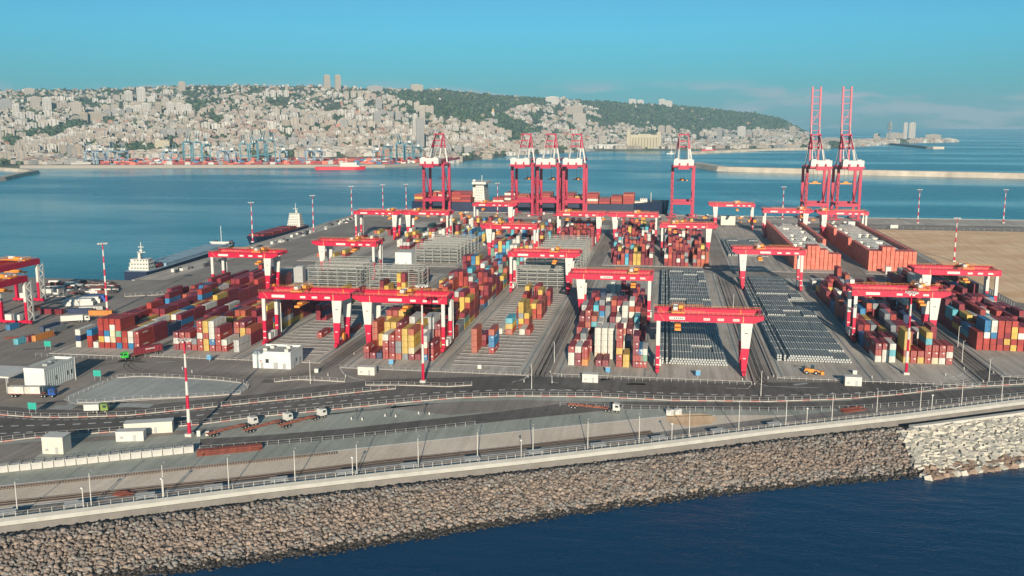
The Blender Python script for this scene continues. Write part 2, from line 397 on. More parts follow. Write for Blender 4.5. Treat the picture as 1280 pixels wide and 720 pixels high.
# ---- roads in front (traced on the ground)
FN = [(-80, 514), (0, 517), (40, 520.5), (80, 521), (160, 518), (240, 510), (320, 502), (380, 496.5), (432, 491), (480, 486.5)]
FS = [(-120, 562), (0, 552), (40, 547), (160, 538), (250, 530), (320, 521), (400, 513), (480, 505), (570, 497), (640, 494.5), (740, 495.5), (840, 500), (960, 501.5), (1060, 498), (1120, 493), (1185, 485), (1280, 479.5), (1400, 470)]
CD = [(-80, 533), (0, 533), (80, 531), (160, 527), (240, 520), (320, 512), (400, 504), (480, 496.5), (545, 491), (640, 487), (715, 487.5), (800, 490.5), (910, 494), (960, 494.5), (1060, 492), (1110, 488.5), (1160, 484), (1220, 478.5), (1280, 474), (1400, 464)]
L1 = [(-120, 620), (0, 607.5), (160, 591), (320, 574.5), (480, 557), (640, 540), (827, 521), (900, 519), (1000, 519), (1128, 511), (1280, 494), (1400, 480)]
sheet('road', [(-80, 505), (0, 508), (60, 512), (100, 513), (160, 509), (330, 492), (400, 482), (480, 474), (640, 470), (960, 478), (1100, 478), (1180, 470), (1280, 455), (1400, 440)] + FS[::-1], .03, ASPD)
sheet('greenish_slab', [(x, y + 1.5) for x, y in FS] + L1[::-1], .03, GREE)
sheet('beige_strip', L1 + [(x, y - 2) for x, y in WALLPX[::-1] if -120 <= x <= 1400], .03, BEIG)
sheet('road', [(-120, 566), (0, 556), (100, 547), (160, 543), (250, 536), (330, 527), (400, 519), (480, 511), (560, 503), (640, 500), (740, 502), (840, 506), (900, 508), (900, 512), (780, 510), (640, 513), (560, 519), (480, 509), (320, 530), (250, 541), (160, 549), (60, 556), (40, 576), (0, 579), (-120, 592)], .045, ASPH)
sheet('road', [(250, 549), (320, 545), (420, 537), (560, 522), (640, 513), (700, 505), (780, 502), (960, 503.5), (1060, 501), (1185, 488), (1280, 483), (1400, 474), (1400, 483), (1280, 495), (1185, 503), (1060, 511), (960, 513), (860, 511.5), (780, 511), (700, 519), (640, 525), (560, 534), (420, 549), (320, 557), (250, 562)], .06, ASPD)
sheet('service_road', [(x, y - 14) for x, y in WALLPX if -260 <= x <= 1280] + [(x, y - 5) for x, y in WALLPX[::-1] if -260 <= x <= 1280], .045, ground_mat('worn service road', (.22, .20, .18), (.29, .27, .24), stain=.2))
sheet('dirt_patch', [(833, 520), (850, 517.5), (875, 517), (890, 519), (897, 524), (888, 530), (862, 533), (842, 530), (832, 525)], .06, SAND)
# tyre marks worn into the paving
tm = MB(); rt_ = random.Random(12)
def tyre(pts, w_=.32):
    q = poly_resample([Vector(p) for p in pts], 2.0)
    for off in (-1.0, 1.0):
        o = offs_(q, off)
        for a_, c_ in zip(o[:-1], o[1:]):
            d = (c_ - a_).normalized(); nn = Vector((-d.y, d.x)) * w_ / 2
            tm.add([(*(a_ - nn), .064), (*(c_ - nn), .064), (*(c_ + nn), .064), (*(a_ + nn), .064)], [(0, 1, 2, 3)])
def offs_(pts, d):
    o = []
    for i, p in enumerate(pts):
        a = pts[max(0, i - 1)]; c = pts[min(len(pts) - 1, i + 1)]; t = (c - a).normalized(); o.append(p + Vector((t.y, -t.x)) * d)
    return o
lanes = [(BX['a'] + SPAN + 5.5, 16), (BX['c'] + SPAN + 7, 10), (BX['e'] + SPAN + 7, 10), (BX['g'] + SPAN + 7, 10), (BX['i'] + SPAN + 7, 10)]
for lx, wd_ in lanes:
    for k in range(4):
        x = lx + rt_.uniform(-3.5, 3.5); y0 = at(640, 484)[1] + .06 * 0
        sgn = rt_.choice((-1, 1)); yb = 352 + .22 * max(0, lx) + rt_.uniform(-4, 4)
        pts = [(x + sgn * (26 * (1 - math.cos(a * math.pi / 2 / 8))), yb + 24 - 24 * math.sin(a * math.pi / 2 / 8)) for a in range(8, -1, -1)]
        tyre([(x + sgn * 26 * 1.9, yb - 1 - sgn * 2)] + pts + [(x, yb + 60), (x + rt_.uniform(-1, 1), rt_.uniform(480, 640))])
kind(tm.build('tyre_mark', mat('tyre rubber mark', (.085, .077, .07), .8, var=.45, scale=.15, streak='world')), 'structure')
pp = random.Random(31)
for m_, nm, nn_ in ((ASPD, 'dark', 16), (PALE, 'pale', 9)):
    b = MB()
    for k in range(nn_):
        px, py = pp.choice(((pp.uniform(130, 620), pp.uniform(462, 480)), (pp.uniform(640, 1000), pp.uniform(474, 484)), (pp.uniform(0, 240), pp.uniform(425, 455)), (pp.uniform(20, 300), pp.uniform(505, 512))))
        X, Y = at(px, py); a_ = pp.uniform(-.1, .1) + pp.choice((0, .5)); L_, W_ = pp.uniform(3, 14), pp.uniform(1.5, 5); T = Matrix.Translation((X, Y, .058)) @ Matrix.Rotation(a_, 4, 'Z')
        b.add([T @ Vector(v) for v in ((0, 0, 0), (L_, 0, 0), (L_, W_, 0), (0, W_, 0))], [(0, 1, 2, 3)])
    kind(b.build('paving_patch', m_), 'structure')
# traffic island
ISL = [(80, 500), (86, 494), (120, 480), (145, 473), (175, 471), (225, 473), (275, 476), (307, 480), (312, 485), (300, 493), (250, 496.5), (170, 501), (125, 505.5), (95, 505.5)]
isl = [at(x, y) for x, y in ISL]
b = MB(); b.prism(isl, 0.031, .16, 1, 0); kind(b.build('traffic_island', [PALE, M['yline']]), 'structure')
# markings
def dashes(name, pl, Ld, gap, wd, z, m=None, parts=None):
    pts = [Vector(at(x, y)) for x, y in pl]; q = poly_resample(pts, .5); b = MB(); k = 0; per = int((Ld + gap) * 2)
    for i in range(0, len(q) - per, per):
        a, c = q[i], q[i + int(Ld * 2)]; d = (c - a).normalized(); nn = Vector((-d.y, d.x)) * wd / 2
        b.add([(*(a - nn), z), (*(c - nn), z), (*(c + nn), z), (*(a + nn), z)], [(0, 1, 2, 3)])
    return kind(b.build(name, m or M['line']), 'structure')
dashes('lane_marking', CD, 2.6, 2.4, .55, .05)
dashes('lane_marking', [(x, y + 4) for x, y in FN], 2, 1.2, .3, .05)
dashes('lane_marking', [(0, 542), (50, 539.5)], 2.4, 1.6, .5, .05)
dashes('lane_marking', [(15, 425), (55, 427)], 2.4, 2, .5, .05)
dashes('lane_marking', [(640, 487), (760, 489)], 2.4, 1.2, .4, .055)
for pl in ([(925, 467), (935, 476), (960, 483), (1027, 485)], [(1180, 473), (1200, 470), (1209, 463), (1209, 458)], [(905, 485), (935, 486), (940, 480), (935, 472)], [(425, 460), (430, 468), (445, 474), (460, 475)], [(640, 478), (655, 474), (663, 466)], [(1237, 468), (1262, 466)], [(690, 470), (690, 478), (700, 479)]):
    dashes('lane_marking', pl, 2, .4, .3, .055)

# ---- sea wall and rock slope
wl_ = [Vector(p) for p in WALL if p[0] < 420]
def offs(pts, d):
    o = []
    for i, p in enumerate(pts):
        a = pts[max(0, i - 1)]; c = pts[min(len(pts) - 1, i + 1)]; t = (c - a).normalized(); o.append(p + Vector((t.y, -t.x)) * d)
    return o
wseg = poly_resample(wl_, 4.0)
b = MB()
prof = [(-.6, 0), (-.7, 1.75), (-.2, 1.95), (1.3, 1.45), (1.95, .85), (1.9, .55), (1.15, .15), (1.1, -3.4), (-.6, -3.4)]
P = len(prof); rows = [offs(wseg, d) for d, z in prof]
for i in range(len(wseg)):
    for j in range(P): b.v.append((rows[j][i].x, rows[j][i].y, prof[j][1]))
for i in range(len(wseg) - 1):
    for j in range(P):
        a = i * P + j; c = i * P + (j + 1) % P; b.f.append((a, c, c + P, a + P)); b.m.append(1 if j in (1, 2, 3, 4) else 0)
t_ = thing('sea_wall', 'long concrete sea wall with pale rounded parapet above the rock slope', 'sea wall')
b.build('wall', [M['wall'], M['cap']], t_)
# ditch bed + slope bed
WATPX = [(-260, 760), (0, 738), (200, 717), (400, 692), (520, 672), (640, 653), (800, 630), (960, 609), (1120, 599), (1280, 578), (1500, 548)]
WAT = [Vector(at(x, y, SEA)) for x, y in WATPX]
WAT = [WAT[0] + Vector((-260, -130))] + WAT + [WAT[-1] + Vector((260, 130))]
watq = poly_resample(WAT, .5)
def near_wat(p, t):
    # distance along the seaward normal to the water line
    best = None
    for k in range(0, len(watq), 4):
        d = watq[k] - p; al = abs(d.dot(t))
        if best is None or al < best[0]: best = (al, d.length)
    return best[1]
NS = len(wseg); tang = []; wid = []
for i, p in enumerate(wseg):
    t = (wseg[min(NS - 1, i + 1)] - wseg[max(0, i - 1)]).normalized(); tang.append(t)
    wid.append(max(20, near_wat(p, t)))
wid = [sum(wid[max(0, i - 6):i + 7]) / len(wid[max(0, i - 6):i + 7]) for i in range(NS)]
XC = at(1130, 545)[0]            # where the concrete blocks take over
def slopepoint(s_along, d):
    i = min(NS - 2, int(s_along / 4.0)); fr = s_along / 4.0 - i
    p = wseg[i].lerp(wseg[i + 1], fr); t = tang[i]; W = wid[i] * (1 - fr) + wid[i + 1] * fr
    q = p + Vector((t.y, -t.x)) * d
    x0 = 3.0; xc = 9.0
    if d < x0: z = -1.7
    elif d < xc: z = -1.7 + 1.5 * (d - x0) / (xc - x0)
    else: z = -.2 + (SEA - .3 + .2) * (d - xc) / (W - xc)
    return q, z, W
b = MB(); ds = [0.9, 3, 6, 9, 14, 20, 28, 36, 46]
for i in range(NS - 1):
    for d in ds:
        q, z, W = slopepoint(i * 4.0, d); b.v.append((q.x, q.y, max(z, SEA - .4)))
K = len(ds)
for i in range(NS - 2):
    for j in range(K - 1): a = i * K + j; b.f.append((a, a + 1, a + K + 1, a + K)); b.m.append(0)
slope = kind(b.build('breakwater_slope', mat('wet dark rubble', (.09, .08, .07), .9, var=.4, scale=.8)), 'structure')
# rocks: joined, too small in the picture to pick apart
rng = np.random.default_rng(5)
ico = np.array([(0, -.53, .85), (0, .53, .85), (0, -.53, -.85), (0, .53, -.85), (.85, 0, .53), (.85, 0, -.53), (-.85, 0, .53), (-.85, 0, -.53), (.53, .85, 0), (-.53, .85, 0), (.53, -.85, 0), (-.53, -.85, 0)])
icf = [(0, 4, 1), (0, 6, 11), (0, 1, 6), (0, 10, 4), (0, 11, 10), (1, 4, 8), (1, 8, 9), (1, 9, 6), (4, 10, 5), (4, 5, 8), (6, 9, 7), (6, 7, 11), (2, 5, 10), (2, 10, 11), (2, 11, 7), (2, 7, 3), (2, 3, 5), (3, 5, 8), (3, 8, 9), (3, 9, 7)]
def fixf(f):
    a, c, d = (ico[i] for i in f); nn = np.cross(c - a, d - a)
    return f if nn @ a > 0 else f[::-1]
icf = np.array([fixf(f) for f in icf])
def rotm(n):
    q = rng.normal(size=(n, 4)); q /= np.linalg.norm(q, axis=1)[:, None]; w_, x, y, z = q.T
    return np.stack([1 - 2 * (y * y + z * z), 2 * (x * y - z * w_), 2 * (x * z + y * w_), 2 * (x * y + z * w_), 1 - 2 * (x * x + z * z), 2 * (y * z - x * w_), 2 * (x * z - y * w_), 2 * (y * z + x * w_), 1 - 2 * (x * x + y * y)], 1).reshape(n, 3, 3)
def clumps(name, cen, sc, m, jit=.25, flat=(1, 1, 1), mats=None, mi=None, smooth=False):
    n = len(cen); V = ico[None] * (1 + rng.uniform(-jit, jit, (n, 12, 1)))
    V = V * rng.uniform(.7, 1.3, (n, 1, 3)); V = np.einsum('nij,nkj->nki', rotm(n), V) * np.array(flat) * np.asarray(sc)[:, None, None] + np.asarray(cen)[:, None]
    Fi = (icf[None] + (np.arange(n) * 12)[:, None, None]).reshape(-1, 3)
    me = bpy.data.meshes.new(name); me.vertices.add(n * 12); me.vertices.foreach_set('co', V.reshape(-1))
    me.loops.add(len(Fi) * 3); me.loops.foreach_set('vertex_index', Fi.reshape(-1).astype(np.int32))
    me.polygons.add(len(Fi)); me.polygons.foreach_set('loop_start', np.arange(0, len(Fi) * 3, 3, dtype=np.int32))
    for q in (mats or [m]): me.materials.append(q)
    if mi is not None: me.polygons.foreach_set('material_index', np.repeat(np.asarray(mi, dtype=np.int32), 20))
    if smooth: me.polygons.foreach_set('use_smooth', np.ones(len(Fi), dtype=bool))
    me.update(calc_edges=True); return link(name, me)
RK = [mat('rock brown', (.18, .148, .125), .9, var=.25, scale=.7, island=.3, streak=None), mat('rock grey', (.215, .20, .18), .9, var=.25, scale=.7, island=.3), mat('rock pink', (.26, .205, .165), .9, var=.2, scale=.7, island=.25), mat('rock wet', (.045, .04, .035), .45, var=.3, island=.3)]
cen, scl, mi = [], [], []
total = (NS - 2) * 4.0
for k in range(62000):
    s_ = rng.uniform(0, total); 
    q, z, W = slopepoint(s_, 5)
    d = rng.uniform(3.2, W + 2.5); q, z, W = slopepoint(s_, d)
    if q.x > XC + rng.normal() * 1.2: continue
    if q.x < -200: continue
    r = rng.choice((rng.uniform(.26, .48), rng.uniform(.42, .78))) * (1.0 if d > 6 else .8)
    cen.append((q.x, q.y, z + r * .30 + rng.uniform(-.15, .25))); scl.append(r)
    fr = (d - 3) / (W - 3); u_ = rng.uniform() + .35 * mn.noise((q.x * .05, q.y * .05, 1))
    if z < SEA + .12 + rng.uniform(-.25, .3): mi.append(3)
    elif fr > .78: mi.append(1 if u_ < .6 else 2)
    elif fr > .35: mi.append(2 if u_ < .5 else 0 if u_ < .85 else 1)
    else: mi.append(0 if u_ < .6 else 1)
kind(tag(clumps('rock_armour', cen, scl, None, mats=RK, mi=mi, flat=(1, 1, .8), jit=.36), 'brown and grey boulders piled on the slope below the sea wall', 'rocks'), 'stuff')
# concrete armour cubes, each a part of the slope
cubem = [mat('armour concrete', (.46, .435, .365), .85, var=.14, scale=.5, island=.1), mat('stained armour concrete', (.25, .18, .135), .9, var=.3, scale=.6, island=.15)]
cubes = []
for k in range(4):
    b = MB(); s_ = 1.08; c = .22
    vs = []
    for (x, y, z) in ((-1, -1, -1), (1, -1, -1), (1, 1, -1), (-1, 1, -1), (-1, -1, 1), (1, -1, 1), (1, 1, 1), (-1, 1, 1)):
        kf = .86 if z > 0 else 1.0
        vs.append(((x * s_ * kf + random.uniform(-.06, .06)), (y * s_ * kf + random.uniform(-.06, .06)), z * s_ * .9))
    b.add(vs, [(0, 3, 2, 1), (4, 5, 6, 7), (0, 1, 5, 4), (1, 2, 6, 5), (2, 3, 7, 6), (3, 0, 4, 7)])
    cubes.append(b.mesh('armour_block', [cubem[0]]))
stained = [m_.copy() for m_ in cubes]
for m_ in stained: m_.materials[0] = cubem[1]
pos = []
for row in range(18):
    s_ = 0
    while s_ < total:
        q, z, W = slopepoint(s_, 11.6 + row * 1.85)
        if XC - .5 < q.x < 330 and 11.6 + row * 1.85 < W + 3.5:
            q, z, W = slopepoint(s_ + random.uniform(-.4, .4), 11.6 + row * 1.85 + random.uniform(-.4, .4)); pos.append((q, z, W, row))
        s_ += 2.05
pos.sort(key=lambda p: p[0].length * (1 if p[0].x < 185 else 3))
rest = MB()
for k, (q, z, W, row) in enumerate(pos):
    low = z < SEA + .45
    rot = (random.uniform(-.4, .4), random.uniform(-.4, .4), random.uniform(0, 3.1)); loc = (q.x, q.y, max(z, SEA - .2) + .25 + random.uniform(-.25, .35))
    me = random.choice(stained if low and random.random() < .6 else cubes)
    if k < 300:
        o = bpy.data.objects.new('armour_block', me); C.objects.link(o); o.parent = slope; o.location = loc; o.rotation_euler = rot
    else:
        T = Matrix.Translation(loc) @ Matrix.Rotation(rot[2], 4, 'Z') @ Matrix.Rotation(rot[0], 4, 'X') @ Matrix.Rotation(rot[1], 4, 'Y')
        rest.add([T @ v.co for v in me.vertices], [tuple(p.vertices) for p in me.polygons], 1 if me in stained else 0)
kind(rest.build('armour_blocks', cubem, slope), 'stuff')
# crest wall of the block slope
b = MB(); pr = [(9.0, -2.6), (9.0, 1.3), (10.8, 1.25), (11.2, -2.6)]; i0 = min(i for i in range(NS) if wseg[i].x > XC - 3); rr_ = []
for i in range(i0, NS):
    for d, z in pr:
        t = tang[i]; q = wseg[i] + Vector((t.y, -t.x)) * d; b.v.append((q.x, q.y, z))
for i in range(NS - i0 - 1):
    for j in range(4): a = i * 4 + j; c = i * 4 + (j + 1) % 4; b.f.append((a, a + 4, c + 4, c)); b.m.append(0)
b.f.append((0, 1, 2, 3)); b.m.append(0)
tag(b.build('crest_wall', M['cap']), 'low cream crest wall along the top of the concrete block slope', 'wall')

# ---- outer breakwaters and spits
def ridge_strip(name, pts, w0, h, m, top=None, topw=None):
    q = poly_resample([Vector(p) for p in pts], 25.0); b = MB(); pr = [(-w0 / 2 - 4, SEA - .3), (-w0 / 2, h), (w0 / 2, h), (w0 / 2 + 4, SEA - .3)]
    for i, p in enumerate(q):
        t = (q[min(len(q) - 1, i + 1)] - q[max(0, i - 1)]).normalized()
        for d, z in pr:
            e = p + Vector((t.y, -t.x)) * (d + random.uniform(-1, 1) * (1 if z < 0 else .1)); b.v.append((e.x, e.y, z))
    for i in range(len(q) - 1):
        for j in range(3): a = i * 4 + j; b.f.append((a, a + 1, a + 5, a + 4)); b.m.append(j % 2)
    b.f.append((0, 3, 2, 1)); b.m.append(0); e = (len(q) - 1) * 4; b.f.append((e, e + 1, e + 2, e + 3)); b.m.append(0)
    return b.build(name, [m, top or m])
stone = mat('pale breakwater stone', (.44, .38, .30), .9, var=.3, scale=.03, streak='world'); stone2 = mat('breakwater deck', (.50, .45, .37), .9, var=.15, scale=.02, streak='world')
A0 = at(1280, 222, SEA); 
pA = [at(868, 208, SEA), at(905, 214, SEA), at(1000, 216.5, SEA), at(1280, 223, SEA)]
dA = (Vector(pA[3]) - Vector(pA[2])); pA.append(tuple(Vector(pA[3]) + dA * 1.6))
tag(ridge_strip('breakwater', [tuple(p) for p in pA], 26, 5.5, stone, stone2), 'long pale stone breakwater running right across the bay in front of the headland', 'breakwater')
pB = [at(866, 192.5, SEA), at(905, 190.5, SEA), at(960, 188.2, SEA), at(1010, 186.8, SEA)]
tag(ridge_strip('breakwater', [tuple(p) for p in pB], 22, 3.5, stone, stone2), 'thin inner breakwater joining the harbour town behind the single middle crane', 'breakwater')
tag(ridge_strip('breakwater', [at(1114, 181, SEA), at(1135, 183, SEA), at(1162, 186, SEA)], 18, 3, mat('dark groyne rock', (.10, .11, .10), .9, var=.3), None), 'short dark rock groyne below the white hospital towers', 'breakwater')
tag(ridge_strip('rocky_islet', [at(1163, 186.3, SEA), at(1179, 186.2, SEA)], 30, 5, stone2), 'small pale islet at the end of the dark groyne', 'islet')
tag(ridge_strip('sand_spit', [at(-120, 212, SEA), at(0, 212.5, SEA), at(30, 214.5, SEA), at(44, 216.5, SEA), at(20, 221, SEA), at(0, 226, SEA), at(-40, 230, SEA)], 14, 1.5, stone, stone), 'low curved stone spit at the left edge of the bay', 'breakwater')
# ================================================================== OBJECTS
CL, CW, CHT, BAY, PIT_X = 12.19, 2.44, 2.72, 12.95, 2.86
_cm = {}
def container_mesh(col, ln=CL, logo=0):
    k = (col, ln, logo)
    if k in _cm: return _cm[k]
    b = MB(); w, h = CW / 2, CHT - .06; n = 9 if ln > 8 else 5; dpt = .07
    b.box(-w + dpt, w - dpt, dpt, ln - dpt, 0, h - .05)
    for sx in (-1, 1):                       # corrugated sides: alternating proud panels
        for i in range(n):
            y0 = .2 + (ln - .4) * i / n; y1 = y0 + (ln - .4) / n * .58
            b.add([(sx * (w - dpt), y0, .12), (sx * w, y0 + .1, .12), (sx * w, y1 - .1, .12), (sx * (w - dpt), y1, .12), (sx * (w - dpt), y0, h - .12), (sx * w, y0 + .1, h - .12), (sx * w, y1 - .1, h - .12), (sx * (w - dpt), y1, h - .12)],
                  [(0, 4, 5, 1), (1, 5, 6, 2), (2, 6, 7, 3)] if sx > 0 else [(1, 5, 4, 0), (2, 6, 5, 1), (3, 7, 6, 2)])
    for sx in (-1, 1):
        for y in (0, ln - .14): b.box(sx * w - (.14 if sx > 0 else 0), sx * w + (0 if sx > 0 else .14), y, y + .14, 0, h)
    for z in (0, h - .13):
        b.box(-w + .14, w - .14, 0, .12, z, z + .13)
    if logo:
        s = random.Random(logo); z = h * .5
        for sx in (-1, 1):
            L_ = 0
            for q in range(5):
                y = ln * .30 + q * .9; b.box(min(sx * (w + .012), sx * (w - .05)), max(sx * (w + .012), sx * (w - .05)), y, y + .6, z, z + .55, 1)
        b.box(.1, .8, -.02, .05, h * .62, h * .82, 1)
    me = b.mesh('container', [cmat(col), M['white']]); _cm[k] = me; return me
_dm = {}
def door_mesh(col):
    if col in _dm: return _dm[col]
    b = MB(); w, h = CW / 2, CHT - .06
    for s in (-1, 1): b.box(min(s * .03, s * (w - .17)), max(s * .03, s * (w - .17)), .02, .075, .16, h - .16)
    for x in (-.85, -.35, .35, .85): b.box(x - .035, x + .035, -.03, .02, .1, h - .1, 1)
    me = b.mesh('door', [cmat(col), M['grey']]); _dm[col] = me; return me
K = {'M': 'maroon', 'R': 'red', 'K': 'brick', 'Y': 'yellow', 'B': 'blue', 'W': 'white', 'G': 'green', 'E': 'grey', 'N': 'navy', 'O': 'orange', 'C': 'cream', 'T': 'turquoise', 'L': 'coral', 'I': 'ivory', 'P': 'pale grey'}
FRONT = {   # front rows as photographed, columns left to right, tiers bottom to top
 'a': ['WNW', '', 'RRB', 'W', 'RYMRR', 'RWBRR', 'RCCWR', 'BRGRR', 'RKR', 'BWW', 'RRR'],
 'b': ['MWM', 'RRR', 'MRR', 'RE', 'RRWRR', 'YYRYY', 'RBWWW', 'RRRM', 'RW', '', 'PP'],
 'd': ['MR', 'M', 'N', 'RRRW', 'RMMR', 'KEERR', 'EYYYY', 'MCYYK', 'M', 'BRWP', 'RRM'],
 'f': ['WWR', 'RMW', 'ORR', '', 'MWWWWW', 'MWWWWW', 'WWWWW', 'RRYRRR', 'YY', '', 'MRB'],
 'i': ['WRM', 'WWR', 'WTW', '', 'YRYYY', 'RR', 'YR', 'RRRTY', 'CRR', 'WRR', 'RWR'],
 'j': ['RRR', 'RRWBB', 'RRBWW', 'RMRRR', 'RYMRR', 'YRYYR', 'RRWR', 'RMRM', 'RRM', 'MYR', 'RMW'],
}
FRONT['f'][9] = ''
FRONT_EXTRA = {'f': ['RRMMM', 'RGW']}
ROAD_WORD = {'a': 'behind the green truck', 'b': 'left of the substation', 'c': 'right of the substation', 'd': 'behind the pale mast', 'e': 'on the striped slab',
             'f': 'behind the small white hut', 'i': 'behind the right red mast', 'j': 'in the far right block', 'g': 'beyond the grey pipes', 'h': 'by the right pipes', 'z': 'by the quay'}
conts = []  # (x, y, z, colour, label, len, tier, top)
ORD = ['bottom', 'second', 'third', 'fourth', 'fifth', 'top sixth']
ORC = ['first', 'second', 'third', 'fourth', 'fifth', 'sixth', 'seventh', 'eighth', 'ninth', 'tenth', 'eleventh', 'twelfth']
grid = {}
def put(bk, band, row, col, tiers, y0, x0=None, ln=CL):
    X = (BX[bk] + 3.6 if x0 is None else x0) + col * PIT_X; Y = y0 + row * BAY
    for t, c in enumerate(tiers): conts.append(dict(x=X, y=Y, z=.09 + t * CHT, c=K[c], bk=bk, band=band, row=row, col=col, t=t, top=t == len(tiers) - 1, ln=ln))
RUN = {}
def fill(bk, band, y0, rows, hmax, pal, dens=.9, seed=1, cols=range(11), r0=0):
    rr = random.Random(seed * 77 + ord(bk)); 
    for r in range(r0, r0 + rows):
        base = hmax * ((.84 + .14 * math.sin(r * .8 + seed)) if bk in 'abij' and band == 'front' else (.62 + .38 * math.sin(r * 1.3 + seed))) 
        run = rr.choice(pal)
        for c in cols:
            if rr.random() > dens: continue
            h = int(round(base + rr.gauss(0, .55 if bk in 'abij' else .95) + .5 * math.sin(c * .9 + seed))); h = max(0, min(hmax + 1, h, 6))
            run = RUN.get((bk, c), run) if rr.random() < .55 else rr.choice(pal); RUN[(bk, c)] = run
            put(bk, band, r, c, [run if rr.random() < .6 else rr.choice(pal) for _ in range(h)], y0)
P1 = 'MMMMMMMMMRRRRRRKKKKYYYWBPECWNTG'; P2 = 'MMMMMMMMRRRRRRRKKYWPB'; P3 = 'MMMMMRRRRRKKKYYYYBWWTPEGN'
for bk, y0 in (('a', 389), ('b', 391), ('d', 389), ('i', 417), ('j', 447)):
    for c, s_ in enumerate(FRONT[bk]): put(bk, 'front', 0, c, s_, y0)
for c, s_ in enumerate(['WWR', 'MMW', 'ORR', '', 'M', 'M', '', 'RRYRRR', 'YY', '', 'RRB']): put('f', 'front', 0, c, s_, 391)
put('f', 'front', 0, 4, 'MWWWWW'[1:], 394.5 + 0, BX['f'] + 3.6 - .0) if 0 else None
for c, s_ in ((4, 'CWWWWW'), (5, 'CWWWWW'), (6, 'WWWWWW')): put('f', 'front', 1, c - .45, s_[:5], 391)
put('f', 'front', 0, 9.4, 'MRM'+'MM', 391); put('f', 'front', 0, 10.6, 'RGW', 391)
fill('a', 'front', 389, 13, 4, 'MMMMMMMMMMRRRRYWBMKM', .96, 3, r0=1)
for r in range(1, 5):
    for c in (9, 10): conts[:] = [k for k in conts if not (k['bk'] == 'a' and k['row'] == r and k['col'] == c)]
    put('a', 'front', r, 10, ('MM', 'NN', 'MB', 'EM')[r - 1] + ('M' if r != 2 else ''), 389); put('a', 'front', r, 9, 'MMWP'[:2 + r % 2], 389)
fill('b', 'front', 391, 8, 4, 'MMMMMMMMRRRKKYYWBNM', .93, 5, r0=1)
fill('d', 'front', 389, 17, 5, 'MMMMMMMRRRRKKYYYBWTPEG', .97, 6, r0=1)
fill('f', 'front', 391, 5, 5, 'MMMMMMRRRKKYBTPWE', .93, 8, r0=2)
fill('f', 'front', 391, 7, 3, 'MMMMRNNEKW', .7, 9, r0=7)
fill('i', 'front', 417, 13, 4, 'MMMMMMMRRRRYWBNKE', .94, 10, r0=1)
fill('j', 'front', 447, 13, 4, 'MMMMMMMMRRRYTGBWK', .94, 12, r0=1)
# nearly empty block e and c
for r, c, s_ in ((0, 1.6, 'KKKK'), (0, 4.3, 'RBBK'), (1, 2.2, 'MM'), (1, 3.6, 'M'), (2, 3.2, 'W'), (3, 4.7, 'KYT'), (3, 5, 'KYT'), (4, 6.2, 'KYEYY'), (4, 7.2, 'KKY'), (5, 5.2, 'BMR'), (5, 6.2, 'YRYY'), (6, 7.2, 'KRY'), (6, 8.2, 'RKK'), (6, 5.2, 'MRM'), (7, 6.2, 'YYR'), (7, 8.2, 'MRK'), (8, 7.2, 'MMMY'), (8, 4.2, 'YRR'), (9, 6.2, 'MRMR'), (9, 8.2, 'RMR'), (10, 3.4, 'RMY'), (10, 5.2, 'MMR'), (2, 8, 'R'), (2, 7, 'W')):
    put('e', 'front', r, c, s_, 406 if r != 2 else 420)
for r, c, s_ in ((2, 5.5, 'R'), (2, 8.3, 'K'), (3, 9.4, 'R'), (5, .3, 'MMM'), (5, 1.4, 'MNM'), (6, .3, 'MMM'), (6, 1.4, 'MMM'), (7, .3, 'MMMM'), (7, 1.4, 'RMM'), (8, 0.3, 'MMYY'), (9, 0.3, 'YY'), (10, .3, 'MM'), (11, 4, 'YMM'), (11, 5, 'YY'), (12, 6.4, 'YRYY'), (12, 7.4, 'YYMM'), (13, 7.4, 'YMMM'), (13, 8.4, 'MMM'), (9, 3.5, 'MR'), (9, 5.5, 'YR'), (9, 7.5, 'R'), (14, 8.4, 'BM'), (14, 9.4, 'NRM')):
    put('c', 'front', r, c, s_, 398)
# back band
fill('b', 'back', 680, 16, 3, 'MKKRYWWPGM', .7, 21, r0=5)
fill('c', 'back', 700, 9, 4, 'MMRKYYBWPT', .85, 22, r0=6)
fill('d', 'back', 672, 17, 5, 'MMMRRKYBWTP', .92, 23)
fill('e', 'back', 755, 10, 5, P2, .85, 24)
fill('f', 'back', 685, 18, 4, 'MMMMMMRRRRKBTYWP', .86, 25)
fill('g', 'back', 684, 17, 4, 'MMMMMMRRRKKYWE', .82, 26)
fill('a', 'back', 690, 15, 1, 'MWKYP', .3, 27)
# row of stacked boxes at the head of block i / coral and pale blocks
for c, s_ in enumerate(['EW', 'MP', 'MW', 'MR', 'MMM', 'ROMRR', 'ME', 'MR', 'NM', 'MM', 'MR']): put('i', 'front', 14, c, s_, 417)
conts = [k for k in conts if not (k['bk'] == 'i' and k['row'] == 13)]
for bk, n_ in (('i', 11), ('j', 11)):
    for c in range(n_):
        h = (5, 5, 5, 6, 6, 6, 5, 5, 4, 4, 4)[c] if bk == 'i' else (5, 5, 5, 6, 6, 6, 5, 5, 5, 5, 5)[c]
        put(bk, 'back', 0, c, 'L' * h, 684)
    for r in range(1, 16):
        put(bk, 'back', r, 0, 'LLLLL' if bk == 'i' or r % 5 else 'LLL', 684); put(bk, 'back', r, 10, 'LLLLL' if r > 4 or bk == 'j' else 'LLL', 684)
        for c in range(1, 10):
            if random.random() < .93: put(bk, 'back', r, c, 'IIII'[:4 if random.random() < .85 else 3], 684)
